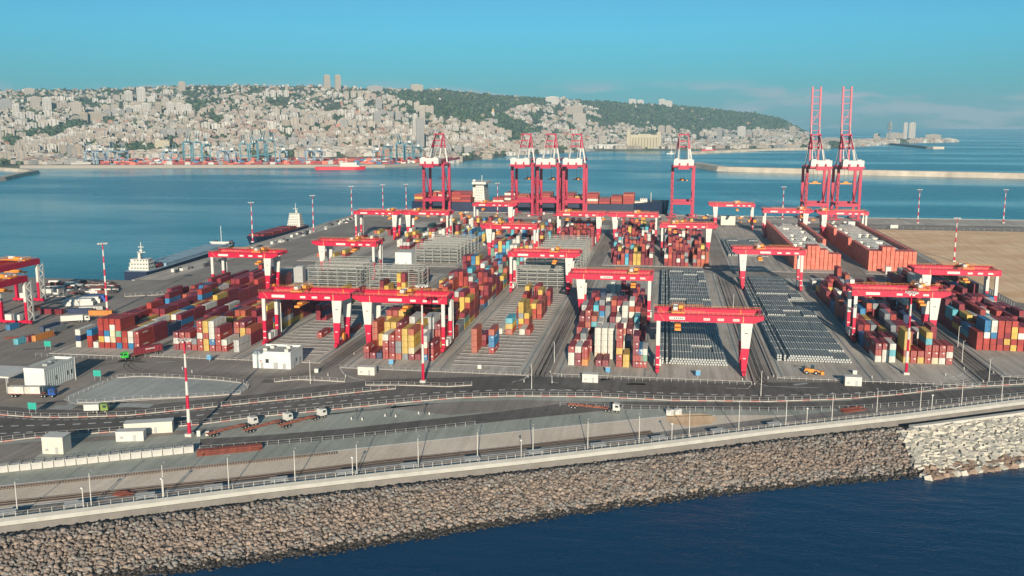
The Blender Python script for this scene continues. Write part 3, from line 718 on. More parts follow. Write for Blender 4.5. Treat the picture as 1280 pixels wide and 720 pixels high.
# choose the 300 that show largest
occ = {(k['bk'], k['band'], k['row'], round(k['col']), k['t']) for k in conts}
def score(k):
    d = math.hypot(k['x'], k['y']); vis = (k['bk'], k['band'], k['row'] - 1, round(k['col']), k['t']) not in occ
    px, py, _ = proj(k['x'], k['y'], k['z'])
    if not (0 < px < 1280): return 1e9
    return d * (1 if (vis or k['top']) else 3)
conts.sort(key=score)
rest = {}
used_lab = {}
cg = thing  # noqa
for i, k in enumerate(conts):
    logo = 1 if (k['c'] in ('maroon', 'red', 'blue') and (i * 7) % 3 != 1) else 0
    if i < 300:
        o = link('container', container_mesh(k['c'], k['ln'], logo), None, (k['x'], k['y'], k['z']))
        if i < 300:
            d_ = link('door', door_mesh(k['c']), o)
        rw = k['row'] + 1; cc_ = int(round(k['col']))
        lab = '%s container, %s tier, %s column, %s row, %s' % (k['c'], ORD[k['t']], ORC[cc_], (ORC + ['thirteenth', 'fourteenth', 'fifteenth', 'sixteenth', 'seventeenth'])[k['row']], ROAD_WORD[k['bk']])
        used_lab[lab] = used_lab.get(lab, 0) + 1
        if used_lab[lab] > 1: lab = lab.replace(' container,', ' container beside a twin,')
        tag(o, lab, 'container', 'shipping containers stacked in the yard blocks')
    else:
        b = rest.setdefault(k['c'], MB()); w_ = CW / 2; x, y, z = k['x'], k['y'], k['z']
        b.box(x - w_, x + w_, y, y + CL, z, z + CHT - .06, nob=True)
        if logo and k['t'] > 0: b.box(x + .1, x + .9, y - .02, y + .01, z + 1.6, z + 2.2); 
vv = MB(); mats_ = []
for j, (c, b) in enumerate(rest.items()):
    mats_.append(cmat(c)); o_ = len(vv.v); vv.v += b.v; vv.f += [tuple(q + o_ for q in f) for f in b.f]; vv.m += [j] * len(b.f)
kind(tag(vv.build('container_stacks', mats_), 'dense maroon, red, yellow and white container stacks filling the rear yard', 'containers'), 'stuff')

# ---- pipe fields
b = MB(); b.cyl((0, 0, 0), (0, 12.1, 0), .47, n=8, mi=0, mcap=1); b.cyl((0, -.05, 0), (0, 0.02, 0), .33, n=8, mi=1)
pipe_me = b.mesh('pipe', [M['pipe'], M['pend']])
def pipe_field(bk, y0, rows, n0, label, skip=lambda r, c: False, lim=0, lay=3, x0=None):
    t = thing('pipe_stack', label, 'pipes', (BX[bk], y0, 0), 0, 'stacks of long grey pipes'); allp = []
    for r in range(rows):
        for l in range(lay):
            for c in range(n0 - l):
                if skip(r, c) or (l == lay - 1 and mn.noise((r * .45, (c // 8) * .9, BX[bk])) > .28): continue
                allp.append((5.4 + (c + l * .5) * 1.12 + random.uniform(-.04, .04), r * 12.9 + random.uniform(-.2, .2), .66 + l * .93))
        for xx in (1.3, 2.35, 4.1):
            for l in range(lay): allp.append((xx + random.uniform(-.08, .08), r * 12.9 + random.uniform(-.5, .5), .66 + l * .95))
    rest_ = MB(); allp.sort(key=lambda p: p[1])
    for i, p in enumerate(allp):
        if i < lim: link('pipe', pipe_me, t, p)
        else:
            o_ = len(rest_.v); x, y, z = p
            rest_.cyl((x, y, z), (x, y + 12.1, z), .47, n=6, mi=0, mcap=1)
    # timbers
    for r in range(rows):
        for q in (1.5, 9.5): rest_.box(4.5, 4.9 + n0 * 1.12, r * 12.9 + q, r * 12.9 + q + .4, .05, .2, 2)
    kind(rest_.build('pipe_rows', [M['pipe'], M['pend'], M['tie']], t), 'stuff'); return t
pipe_field('g', 399, 20, 22, 'dark grey long pipes stacked in rows under the nearest front crane', lim=150)
pipe_field('h', 412, 17, 24, 'grey pipe rows right of the front crane, behind the yellow loader', skip=lambda r, c: (r in (9, 10) and c > 13) or (r > 12 and c > 18), lim=150)
pipe_field('h', 742, 8, 23, 'low grey pipe rows between the middle quay crane and the coral containers', lay=2)
# three separate columns left of block g
# ---- reefer racks
def rack_mesh():
    fr, dk = MB(), MB()
    for x in np.linspace(0, 31, 6):
        for y in (0, 1.6): fr.box(x - .13, x + .13, y - .1, y + .1, 0, 12.8)
    for k in range(5):
        z = 2.5 * (k + 1); dk.box(-.2, 31.2, -.3, 1.9, z - .3, z + .12, 0); fr.box(-.2, 31.2, -.36, -.30, z + .95, z + 1.1); fr.box(-.2, 31.2, -.36, -.30, z - .3, z + .05)
        fr.box(-.2, 31.2, 1.9, 1.96, z + .95, z + 1.1)
    for k in range(5):
        fr.beam((31.4, -.2, 2.5 * k), (33, 1.6, 2.5 * k + 2.5), .5, .12)
    fr.box(33.2, 33.4, -.3, -.1, 0, 12.8); fr.box(33.2, 33.4, 1.6, 1.8, 0, 12.8)
    return fr.mesh('frame', [M['rack']]), dk.mesh('walkway', [M['rack']])
rf, rd = rack_mesh(); first = None
RW = ['nearest', 'second', 'third', 'fourth', 'fifth', 'sixth', 'seventh', 'eighth', 'ninth', 'tenth', 'eleventh']
for bk, y0, n_, step, lb in (('b', 560, 4, 13.6, 'grey reefer rack'), ('c', 560, 2, 13.6, 'grey reefer rack'), ('c', 672, 6, 13.2, 'pale grey steel rack'), ('e', 575, 4, 13.2, 'grey open steel rack'), ('e', 668, 7, 12.6, 'pale steel rack')):
    where = {('b', 560): 'left of the middle left crane', ('c', 560): 'under the middle left crane', ('c', 672): 'behind the white service building', ('e', 575): 'under the centre crane', ('e', 668): 'beyond the centre crane'}[(bk, y0)]
    for k in range(n_):
        t = thing('reefer_rack', '%s with five levels %s, %s from the camera' % (lb, where, RW[k]), 'rack', (BX[bk] + 1.4, y0 + k * step, .06), 0, 'multi level racks between container slots')
        link('frame', rf, t); link('walkway', rd, t)
# ---- white service buildings in the yard
def simple_building(name, label, x, y, rz, sx, sy, h, wallm, roofm, openings=(), cat='building', para=.5):
    t = thing(name, label, cat, (x, y, .05), rz)
    b = MB(); b.box(0, sx, 0, sy, 0, h); b.build('wall', wallm, t)
    r = MB(); r.box(.3, sx - .3, .3, sy - .3, h + .004, h + .06, 1)
    for q in ((0, sx, -.05, .3), (0, sx, sy - .3, sy + .05)): r.box(q[0] - .05, q[1] + .05, q[2], q[3], h + .003, h + para)
    for q in ((-.05, .3), (sx - .3, sx + .05)): r.box(q[0], q[1], .3, sy - .3, h + .003, h + para)
    r.build('roof', [wallm, roofm], t)
    for kk, (side, u, z, ww, hh) in enumerate(openings):
        o = MB()
        nm = 'door' if z < .2 else 'window'
        if side == 'f': o.box(u, u + ww, -.06, .04, z, z + hh)
        elif side == 'r': o.box(sx - .04, sx + .06, u, u + ww, z, z + hh)
        p = o.build(nm, M['glass'] if nm == 'window' else M['grey'], t)
        f = MB()
        if side == 'f': f.box(u - .1, u + ww + .1, -.1, -.01, z - .12, z - .005); f.box(u - .1, u + ww + .1, -.1, -.01, z + hh + .005, z + hh + .12)
        else: f.box(sx + .01, sx + .1, u - .1, u + ww + .1, z - .12, z - .005); f.box(sx + .01, sx + .1, u - .1, u + ww + .1, z + hh + .005, z + hh + .12)
        f.build('frame', M['grey'], p)
    return t
t = simple_building('substation', 'flat roofed pale green white substation beside the left container blocks', -167, 366, 0, 16.5, 13.5, 6.3, M['build'], M['roof'],
    [('f', 3.4, 0, 1.2, 2.3), ('f', 5.6, 2.4, 1.4, 1.6), ('f', 9, 0, 2.0, 2.6), ('f', 13, 0, 1.4, 2.3), ('r', 3, 0, 1.2, 2.4), ('r', 5.5, 2, 1.2, 1.4), ('r', 9, 0, 2, 3)], para=.9)
b = MB()
for x, y in ((4, 9), (11, 9.5), (3, 4), (12.5, 3.6)): b = MB(); b.box(x, x + 1.6, y, y + 1.4, 6.37, 7.5); b.build('roof_unit', M['white'], t)
b = MB(); b.box(3.1, 3.9, -.09, -.07, 2.7, 3.5); b.build('warning_sign', M['pinkk'], t)
t = simple_building('gate_building', 'long two storey pale metal clad building beside the white canopy', -239, 321, 0, 8.5, 19, 7.6, M['build'], M['roof'],
    [('r', 6.6, 2.6, .9, 1.6), ('r', 14, 2.6, .8, 1.6), ('r', 16.4, 2.6, .8, 1.6), ('r', 1.5, 0, 1.1, 2.2)], para=1.0)
b = MB()
for k in range(14): b.box(8.5 + .003, 8.58, .4 + k * 1.3, .5 + k * 1.3, .1, 7.2)
for k in range(7): b.box(.4 + k * 1.2, .5 + k * 1.2, -.08, -.003, .1, 7.2)
b.build('cladding_rib', M['build'], t)
b = MB(); b.box(3, 5, 7, 10, 7.67, 8.5); b.build('roof_unit', M['grey'], t)
b = MB(); b.box(2, 3.4, 12, 15, 7.67, 8.3); b.build('roof_unit', M['grey'], t)
# canopy
t = thing('canopy', 'broad white flat canopy on posts over parked trucks at left edge', 'canopy', (-271, 315, .05), 0)
b = MB(); b.box(0, 30, 0, 15, 6.0, 6.6); b.build('canopy_roof', M['white'], t)
pm = MB(); pm.cyl((0, 0, 0), (0, 0, 6), .2, n=8); pme = pm.mesh('post', [M['grey']])
for x in (1.5, 10, 19, 28):
    for y in (1.2, 13.8): link('post', pme, t, (x, y, 0))
def hut(label, x, y, sx, sy, h, m=None, name='equipment_hut', rz=0):
    t = thing(name, label, 'hut', (x, y, .05), rz); m = m or M['cream']
    b = MB(); b.box(0, sx, 0, sy, 0, h); 
    for k in range(int(sx / .7)): b.box(.3 + k * .7, .45 + k * .7, -.04, -.002, .15, h - .15)
    b.build('wall', m, t)
    b = MB(); b.box(-.12, sx + .12, -.12, sy + .12, h + .003, h + .16); b.build('roof', M['white'], t)
    b = MB(); b.box(sx * .62, sx * .62 + .9, -.1, -.045, .1, 2.1); b.build('door', M['grey'], t)
    b = MB(); b.box(sx * .15, sx * .15 + .9, -.25, -.045, .9, 1.7); b.build('air_conditioner', M['grey'], t); return t
hut('small cream hut at the fence corner below the left centre cranes', -120.5, 362, 7, 3, 3.2)
hut('white hut with flat roof in front of the central container block', -30, 365, 6.2, 3, 3.2, M['white'])
hut('white hut in front of the right grey pipe rows', 71, 376, 6.2, 3.2, 3.4, M['white'])
hut('tall white pump hut beside the front road, lower left', -187, 256.5, 6.6, 5, 5.2, M['cream'], rz=R(6))
hut('pale grey plant room behind the low white cabin, lower left', -172, 277, 15, 4, 3.6, M['cream'], rz=R(20))
hut('low white cabin in front of the pale plant room, lower left', -171, 270.5, 8.6, 3.2, 3.1, M['white'], rz=R(14))
hut('pale service building between the racks in the middle of the yard', -190, 662, 12, 14, 8.5, M['build'], 'service_building')
hut('small grey two storey building at the quay behind the right yard', 56, 972, 14, 9, 9, M['cream'], 'quay_building')
hut('white cabin at the foot of the right coral container block', 148, 668, 3.4, 3, 5, M['white'])
hut('cream cabin right of the white cabin below the coral containers', 156, 668, 7, 3, 3, M['cream'])
hut('white cube shelter beside the back pipe rows', 92, 612, 3, 3, 3.4, M['white'])
hut('small white quay office near the sand field', 180, 985, 7, 5, 4, M['white'])
hut('second small white quay office further right along the sand field', 216, 968, 7, 3, 3, M['white'])
hut('grey walled transformer cabinet in front of left lattice racks', -232, 575, 6, 5, 10, M['grey'])
for k, (px, py, lb) in enumerate(((838, 519.5, 'left'), (848, 518.5, 'right'))):
    x, y = at(px, py); hut('small white portable cabin on the dirt patch, %s of the pair' % lb, x - 1.4, y, 2.5, 2, 1.6, M['white'])
# ---- rail mounted yard gantries
GZ = 21.8; FD = 14.0
def fence_rail(b, p, q, h=1.1, mi=0, n=12):
    p, q = Vector(p), Vector(q); b.beam(p + Vector((0, 0, h)), q + Vector((0, 0, h)), .07, mi=mi); b.beam(p + Vector((0, 0, h * .5)), q + Vector((0, 0, h * .5)), .04, mi=mi)
    for k in range(n + 1):
        c = p.lerp(q, k / n); b.beam(c, c + Vector((0, 0, h)), .05, mi=mi)
def make_rmg(wide):         # wide: +1 rigid legs and cantilever on the right, -1 on the left
    t = thing('yard_crane', 'x', 'crane')
    def X(x): return x if wide > 0 else SPAN - x
    def bx(b, x0, x1, *a, **k): u, v = X(x0), X(x1); b.box(min(u, v), max(u, v), *a, **k)
    gx0, gx1 = -1.6, SPAN + 7.0
    for yy in (0, FD):
        b = MB()
        pts = [(gx0, GZ), (SPAN + 3.2, GZ), (gx1, GZ + 1.5), (gx1, GZ + 3.1), (gx0, GZ + 3.1)]
        pts = [(X(x), z) for x, z in pts]
        if wide < 0: pts = pts[::-1]
        vs = [(x, yy, z) for x, z in pts] + [(x, yy + 1.5, z) for x, z in pts]; n = 5
        b.add(vs, [tuple(range(n)), tuple(range(n, 2 * n))[::-1]] + [(i, n + i, n + (i + 1) % n, (i + 1) % n) for i in range(n)])
        bx(b, gx0 + .3, gx1 - .3, yy - .7, yy - .002, GZ + 2.95, GZ + 3.05); bx(b, gx0 + .5, gx1 - .5, yy + .6, yy + .8, GZ + 3.102, GZ + 3.25)
        for s in range(1, 9): bx(b, gx0 + s * 4.6, gx0 + s * 4.6 + .12, yy - .06, yy - .002, GZ + .1, GZ + 2.9)
        g = b.build('girder', M['red'], t)
        h = MB()
        fence_rail(h, (X(gx0), yy - .7, GZ + 3.05), (X(gx1 - .4), yy - .7, GZ + 3.05), n=22)
        fence_rail(h, (X(gx0 + 8), yy + 1.45, GZ + 3.1), (X(gx0 + 20), yy + 1.45, GZ + 3.1), n=6)
        h.beam((X(2.6), yy - .15, GZ + .2), (X(.6), yy - .15, GZ + 3.0), .35, .1); h.beam((X(SPAN - 1), yy - .15, GZ + .2), (X(SPAN - 1), yy - .15, GZ + 3.0), .3, .1)
        h.build('handrail', M['orange'] if yy else M['tan'], g)
        if yy == 0:
            # white name plate (ring emblem and strokes) and three small number plates, left to right as photographed
            xs = (4.5, 18, 23.5, 29.5) if wide > 0 else (9.5, 19.5, 24.5, 29.5)
            for i, x in enumerate(xs):
                wd = 6.2 if i == 0 else 2.5
                b = MB(); b.box(x, x + wd, -.10, -.064, GZ + .75, GZ + (2.0 if i == 0 else 1.7)); p = b.build('name_plate' if i == 0 else 'number_plate', M['white'], g)
                e = MB()
                if i == 0:
                    for k in range(10):
                        a0, a1 = 2 * math.pi * k / 10, 2 * math.pi * (k + 1) / 10
                        e.beam((x + .9 + .42 * math.cos(a0), -.12, GZ + 1.38 + .34 * math.sin(a0)), (x + .9 + .42 * math.cos(a1), -.12, GZ + 1.38 + .34 * math.sin(a1)), .1, .03)
                    for k in range(5): e.box(x + 1.9 + k * .8, x + 2.35 + k * .8, -.125, -.11, GZ + 1.12, GZ + 1.62)
                else:
                    for k in range(3): e.box(x + .35 + k * .65, x + .72 + k * .65, -.125, -.11, GZ + 1.0, GZ + 1.45)
                e.build('lettering', M['pinkk'] if i else M['dgrey'], p)
    for x in (gx0 + .2, gx1 - 1.4):
        b = MB(); bx(b, x, x + 1.1, 1.5, FD, GZ + 1.7, GZ + 2.9); b.build('end_tie', M['red'], t)
    # legs
    zm = 11.6
    for yy in (.1, FD + .1):
        for mm, z0, z1 in ((M['red'], 1.9, zm), (M['white'], zm + .003, GZ - .003)):
            pass
        lg = MB()      # slender hinged leg
        lg.beam((X(.3), yy + .65, 1.9), (X(.3), yy + .65, zm), 1.5, 1.3, mi=1); lg.beam((X(.3), yy + .65, zm), (X(.3), yy + .65, GZ), 1.5, 1.3, mi=0)
        for z in (3.4, 6.3): lg.box(X(.3) - .62, X(.3) + .62, yy - .08, yy, z, z + .5, 0)
        lg.build('leg', [M['white'], M['red']], t)
        lg = MB()
        def tap(z0, z1, mi):
            def xs(z): k = (z - 1.9) / (GZ - 1.9); return (SPAN - .9 - .9 * k, SPAN + .9 + 1.9 * k)
            (a0, a1), (c0, c1) = xs(z0), xs(z1); vs = []
            for (x0, x1), z in (((a0, a1), z0), ((c0, c1), z1)):
                x0, x1 = sorted((X(x0), X(x1))); vs += [(x0, yy, z), (x1, yy, z), (x1, yy + 1.3, z), (x0, yy + 1.3, z)]
            lg.add(vs, [(0, 1, 5, 4), (1, 2, 6, 5), (2, 3, 7, 6), (3, 0, 4, 7), (4, 5, 6, 7), (3, 2, 1, 0)], mi)
        tap(1.9, zm, 1); tap(zm, GZ, 0)
        lg.box(X(SPAN) - .55, X(SPAN) + .55, yy - .07, yy, 7.3, 7.7, 0); lg.box(X(SPAN + .4) - .6, X(SPAN + .4) + .6, yy - .07, yy, 17.6, 17.9, 2)
        lg.build('leg', [M['white'], M['red'], M['dgrey']], t)
    for x in (.3, SPAN):
        b = MB(); b.box(X(x) - .7, X(x) + .7, -1.6, FD + 3, 1.1, 2.3)
        b.build('sill_beam', M['red'], t)
        for y in (-.9, 1.9, FD - .6, FD + 2.2):
            w_ = MB(); w_.box(X(x) - .45, X(x) + .45, y - 1.1, y + 1.1, .75, 1.09)
            for q in (-.6, .6): w_.cyl((X(x) - .25, y + q, .5), (X(x) + .25, y + q, .5), .38, n=10, mi=1)
            w_.build('bogie', [M['red'], M['dgrey']], t)
    # electrical houses and stairs on the slender side
    b = MB(); b.box(X(.3) - 1.4, X(.3) + 1.4, 3.4, 7.0, 2.32, 5.2); b.box(X(.3) - 1.4, X(.3) + 1.4, 8.2, 11.6, 2.32, 5.2); b.build('electrical_house', M['white'], t)
    b = MB()
    for k in range(7):
        y0, y1 = (FD + 1.9, FD + 4.4) if k % 2 == 0 else (FD + 4.4, FD + 1.9)
        b.beam((X(.3), y0, 2.4 + k * 2.8), (X(.3), y1, 5.2 + k * 2.8), .8, .15); b.beam((X(.3) - .6, y0, 3.4 + k * 2.8), (X(.3) - .6, y1, 6.2 + k * 2.8), .08)
    for y in (FD + 1.8, FD + 4.5): b.box(X(.3) - .6, X(.3) + .6, y - .06, y + .06, 2.3, GZ)
    b.build('stair', M['white'], t)
    # cable reel
    b = MB(); b.cyl((X(SPAN) + .8 * wide, FD * .5, 4.0), (X(SPAN) + 1.5 * wide, FD * .5, 4.0), 1.7, n=14); b.build('cable_reel', M['orange'], t)
    tr = MB()
    z = GZ + 3.26
    for y in (.7, FD + .7): tr.box(-2.6, 2.6, y - .35, y + .35, z, z + .5)
    for x in (-2.4, 2.2): tr.box(x, x + .35, 1.05, FD + .35, z + .15, z + .6)
    tr.box(-2.0, -.2, 3, 7, z + .6, z + 2.0, 1); tr.box(.2, 2.0, 7.5, 11, z + .6, z + 1.9, 0); tr.box(-1.8, 1.6, 11.2, 12.6, z + .6, z + 1.6, 1)
    tr.cyl((-1.6, 8.6, z + 1.1), (0, 8.6, z + 1.1), .65, n=10, mi=2)
    for a_, c_ in (((-2.4, .3, z + .5), (2.4, .3, z + .5)), ((-2.4, FD + 1.2, z + .5), (2.4, FD + 1.2, z + .5)), ((-2.5, .3, z + .5), (-2.5, FD + 1, z + .5)), ((2.5, .3, z + .5), (2.5, FD + 1, z + .5))): fence_rail(tr, a_, c_, 1.3, 0, 5)
    trolley = tr.build('trolley', [M['orange'], M['white'], M['dgrey']], t, (14, 0, 0))
    sp = MB()
    for x in (-1.1, 1.1):
        for y in (4.5, 9.5): sp.beam((x, y, z), (x * .8, y + (.5 if y < 7 else -.5), 19.6), .07, mi=1)
    sp.box(-1.2, 1.2, 4.2, 10.2, 18.9, 19.6); sp.box(-1.2, 1.2, .9, 13.1, 18.2, 18.7); sp.box(-1.22, 1.22, .7, 1.0, 17.9, 18.8); sp.box(-1.22, 1.22, 13, 13.3, 17.9, 18.8)
    sp.build('spreader', [M['orange'], M['dgrey']], trolley)
    return t
pr_, pl_ = make_rmg(1), make_rmg(-1)
CR = [('g', 383, 1, 8, 'red and white gantry over the dark pipes, nearest the front road'),
      ('f', 482, -1, 26, 'red and white gantry over the central container block with white stacks'),
      ('e', 558, 1, 26, 'red gantry just behind and left of the central container block gantry'),
      ('c', 405, 1, 16, 'left one of the two front gantries standing end to end, beside the substation'),
      ('d', 404, -1, 16, 'right one of the two front gantries standing end to end'),
      ('a', 529, 1, 28, 'red gantry furthest left in the yard, beyond the maroon container block'),
      ('b', 590, -1, 20, 'red gantry over the left lattice racks, mid yard'),
      ('a', 800, 1, 30, 'left one of the far gantry pair near the red ship quay'),
      ('b', 803, -1, 6, 'right one of the far gantry pair near the red ship quay'),
      ('d', 705, -1, 6, 'red gantry mid yard, straight below the three grouped quay cranes'),
      ('c', 897, 1, 8, 'far red gantry in front of the white ship bridge'),
      ('e', 813, 1, 8, 'far red gantry at the foot of the grouped quay cranes, left of pair'),
      ('f', 812, -1, 18, 'far red gantry right of the grouped quay cranes, above maroon stacks'),
      ('g', 732, 1, 10, 'red gantry over maroon containers below the single middle quay crane'),
      ('h', 928, -1, 20, 'isolated small red gantry on the far pipe rows before the quay'),
      ('h', 591, -1, 10, 'red gantry at the head of the right pipe rows, left of coral containers'),
      ('i', 870, 1, 32, 'far red gantry left of pair under the raised boom cranes'),
      ('j', 860, -1, 0, 'far red gantry right of pair under the raised boom cranes'),
      ('i', 454, 1, 30, 'red and white gantry over the right front block behind the red mast'),
      ('j', 525, -1, 20, 'red gantry beside the sand field at the right edge')]
used = {1: 0, -1: 0}
for bk, y, wd, tx, lb in CR:
    src = pr_ if wd > 0 else pl_
    if used[wd] == 0: o = src; o.location = (BX[bk], y, .1); o['label'] = lb; o['group'] = 'rail gantry cranes over the container blocks'
    else: o = dup(src, (BX[bk], y, .1), None, lb, 'rail gantry cranes over the container blocks')
    used[wd] += 1
    for ch in o.children:
        if ch.name.startswith('trolley'): ch.location.x = tx
# two cranes seen end-on at the left edge (girders run away from the quay)
for k, (x, y, rz, lb) in enumerate(((-363, 487, R(-90), 'red gantry turned lengthways at the left edge, rear one'), (-330, 430, R(-90), 'red gantry turned lengthways at the left edge, front one'))):
    dup(pr_, (x, y, .1), rz, lb, 'rail gantry cranes over the container blocks')

# ---- ship to shore cranes
def sts(boom_up):
    t = thing('quay_crane', 'x', 'crane'); c, wht = M['crim'], M['white']
    for sx in (-1, 1):
        for y in (0, 30):
            b = MB(); b.box(sx * 11 - 1.35, sx * 11 + 1.35, y - 1.2, y + 1.2, 2, 55.5); b.build('leg', c, t)
            b = MB()
            for q in (-6, -2, 2, 6): b.box(sx * 11 - .7, sx * 11 + .7, y * 1 + 0 - 1 - .1, y + 1, .2, 1.9) if q == -6 else None
            b.box(sx * 11 - 5.5, sx * 11 + 5.5, y - .8, y + .8, 1.0, 1.95)
            for q in (-4.5, -2.7, -.9, .9, 2.7, 4.5): b.cyl((sx * 11 + q, y - .3, .55), (sx * 11 + q, y + .3, .55), .45, n=8, mi=1)
            b.build('bogie', [c, M['dgrey']], t)
        b = MB()
        b.box(sx * 11 - .9, sx * 11 + .9, 1.2, 28.8, 15, 17.6); b.box(sx * 11 - .9, sx * 11 + .9, 1.2, 28.8, 53, 55.4)
        b.beam((sx * 11, 1, 53), (sx * 11, 29, 18), .9, mi=0)
        b.build('side_brace', c, t)
    for y in (0, 30):
        for z0, z1 in ((14.6, 18), (53, 56.4)): b = MB(); b.box(-9.6, 9.6, y - 1.0, y + 1.0, z0, z1); b.build('portal_beam', c, t)
    # stair tower on left land leg
    b = MB()
    for k in range(13):
        a_, c_ = (-14.0, -12.5) if k % 2 else (-12.5, -14.0)
        b.beam((-11 + (a_ + 13.2) * 1.5, -1.8, 2 + k * 4), (-11 + (c_ + 13.2) * 1.5, -1.8, 6 + k * 4), .7, .35)
        b.box(-12.6, -9.4, -2.3, -1.25, 5.8 + k * 4, 6.0 + k * 4)
    b.build('stair_tower', M['hullred'], t)
    for sx in (-1, 1):
        b = MB(); b.box(sx * 4.2 - .7, sx * 4.2 + .7, -22, 34, 56.5, 59.2); b.build('trolley_girder', c, t)
    b = MB(); b.box(-10.2, 10.2, -19, -7, 56.6, 62.6); b.box(-9, -5, -17, -12, 62.6, 63.6); b.box(4, 8, -16, -10, 62.6, 63.4); b.build('machinery_house', wht, t)
    b = MB(); b.box(-11, 11, -19.6, -18.9, 54.6, 56.55); b.box(-5.6, 5.6, -22.4, -20, 52.6, 56.4); b.build('house_platform', c, t)
    # A frame
    for sx in (-1, 1):
        b = MB()
        for y0, y1, xb in ((27, 31, 9.6), (8, 29, 6)):
            z1 = 56.5; zt = 88
            p, q = Vector((sx * xb, y0 if xb > 9 else 2, z1)), Vector((sx * 4.4, y1, zt)); m = p.lerp(q, .5)
            b.beam(p, m, 1.3, mi=1); b.beam(m, q, 1.3, mi=0)
        b.beam((sx * 4.4, 30, 88), (sx * 4.3, -18, 60), .5, mi=1)
        b.build('frame_leg', [c, wht], t)
    b = MB()
    for z in (87, 80, 74): b.box(-5.6, 5.6, 28.8, 30.2, z, z + 1.3)
    b.build('apex_beam', c, t)
    L_ = 80
    b = MB(); rt = [] 
    for sx in (-1, 1):
        for k in range(4):
            mi = (0, 1, 1, 0)[k]; y0, y1 = L_ * (0, .12, .72, .76)[k] + 0, L_ * (.12, .72, .76, 1)[k]
            b.box(sx * 4.2 - .85, sx * 4.2 + .85, y0, y1, -1.3, 1.3, mi)
    for k in range(11): b.box(-3.5, 3.5, 6 + k * 7, 6.6 + k * 7, -.5, .5, 0 if k in (0, 10, 8) else 1)
    for k in (2, 5): b.beam((-4.2, 6 + k * 7, 0), (4.2, 20 + k * 7, 0), .6, mi=1)
    boom = b.build('boom', [c, M['pinkw']], t, (0, 34.2, 57.8))
    if boom_up: boom.rotation_euler = (R(86), 0, 0)
    b = MB()
    for sx in (-1, 1):
        if boom_up: b.beam((sx * 4.4, 30, 88.5), (sx * 4.4, 36, 98), .4)
        else: b.beam((sx * 4.4, 30, 88.5), (sx * 4.3, 34 + L_ * .55, 59.3), .4); b.beam((sx * 4.4, 30, 88.5), (sx * 4.3, 34 + L_ * .95, 59.3), .4)
    b.build('stay', wht, t)
    b = MB(); yy = 18 if boom_up else 50
    b.box(-3.4, 3.4, yy - 3, yy + 3, 54.4, 56.4, 1)
    for sx in (-1, 1):
        for s2 in (-1, 1): b.beam((sx * 2, yy + s2 * 1, 54.4), (sx * 2, yy + s2, 38), .12, mi=1)
    b.box(-6, 6, yy - 1.2, yy + 1.2, 36.8, 37.8, 0); b.box(-2.4, 2.4, yy - .8, yy + .8, 37.8, 39.4, 0)
    b.build('spreader', [M['orange'], M['dgrey']], t)
    return t
sd_, su_ = sts(False), sts(True)
SX = [(542.5, 0, 'leftmost red quay crane, standing alone beside the white ship bridge'), (653, 0, 'left crane of the three grouped red quay cranes'), (684.5, 0, 'middle crane of the three grouped red quay cranes'),
      (717, 0, 'right crane of the three grouped red quay cranes'), (852.5, 0, 'single red quay crane right of the ship bow'), (1020, 1, 'left quay crane of the pair with raised booms'), (1059, 1, 'right quay crane of the pair with raised booms')]
n0 = [0, 0]
for px, up, lb in SX:
    x = at(px, 267.5)[0]; x = x * 1034 / at(px, 267.5)[1] + 0
    src = (sd_, su_)[up]
    if n0[up] == 0: o = src; o.location = (x, 1034, .1); o['label'] = lb; o['group'] = 'ship to shore cranes on the quay'
    else: dup(src, (x, 1034, .1), None, lb, 'ship to shore cranes on the quay')
    n0[up] += 1

# ---- ships
def hull(L_, B, D, bow=.14, stern=.06, sheer=1.5, n=24, draft=1.0):
    b = MB(); pr = [(0, -1.0), (.82, -.9), (1.0, 0), (1.0, 1)]
    for i in range(n + 1):
        u = i / n; w_ = 1.0
        if u > 1 - bow: w_ = math.sqrt(max(0, 1 - ((u - (1 - bow)) / bow) ** 1.7))
        if u < stern: w_ = .78 + .22 * (u / stern)
        sh = sheer * max(0, (u - .82) / .18) ** 1.5
        for sgn in (1, -1):
            for k, (a_, z) in enumerate(pr if sgn > 0 else pr[::-1]):
                fl = (.72 + .28 * max(0, z)) if u > 1 - bow else 1
                zz = -draft if z < -.5 else (0 if z < .5 else D + sh)
                b.v.append((u * L_ + (2.5 * max(0, z) if u > 1 - bow / 3 else 0), sgn * a_ * w_ * B / 2 * fl, zz))
    K_ = 8
    for i in range(n):
        for k in range(K_ - 1):
            a_ = i * K_ + k; b.f.append((a_, a_ + 1, a_ + K_ + 1, a_ + K_)); b.m.append(1 if k == 3 else (2 if k in (0, 1, 5, 6) else 0))
    b.f.append(tuple(range(K_))[::-1]); b.m.append(0); b.f.append(tuple(n * K_ + k for k in range(K_))); b.m.append(0)
    return b
def tiers(t, name, x0, x1, B, z0, n, m, shrink=1.2, hh=2.8, xs=0):
    for k in range(n):
        b = MB(); a_, c_ = x0 + k * shrink * .5, x1 - k * shrink * .6
        w_ = B / 2 - k * .35
        b.box(a_, c_, -w_, w_, z0 + k * hh, z0 + k * hh + hh - .12)
        b.box(a_ - .5, c_ + .5, -w_ - .5, w_ + .5, z0 + k * hh + hh - .12, z0 + k * hh + hh)
        b.build('deck_house', m, t)
        b = MB()
        for j in range(max(2, int((c_ - a_) / 2.4))): b.box(a_ + .8 + j * 2.2, a_ + 1.7 + j * 2.2, -w_ - .03, w_ + .03, z0 + k * hh + 1.1, z0 + k * hh + 1.9)
        for j in range(max(2, int(2 * w_ / 2.2))): b.box(a_ - .03, c_ + .03, -w_ + .7 + j * 2.1, -w_ + 1.6 + j * 2.1, z0 + k * hh + 1.1, z0 + k * hh + 1.9)
        b.build('window_row', M['glass'], t)
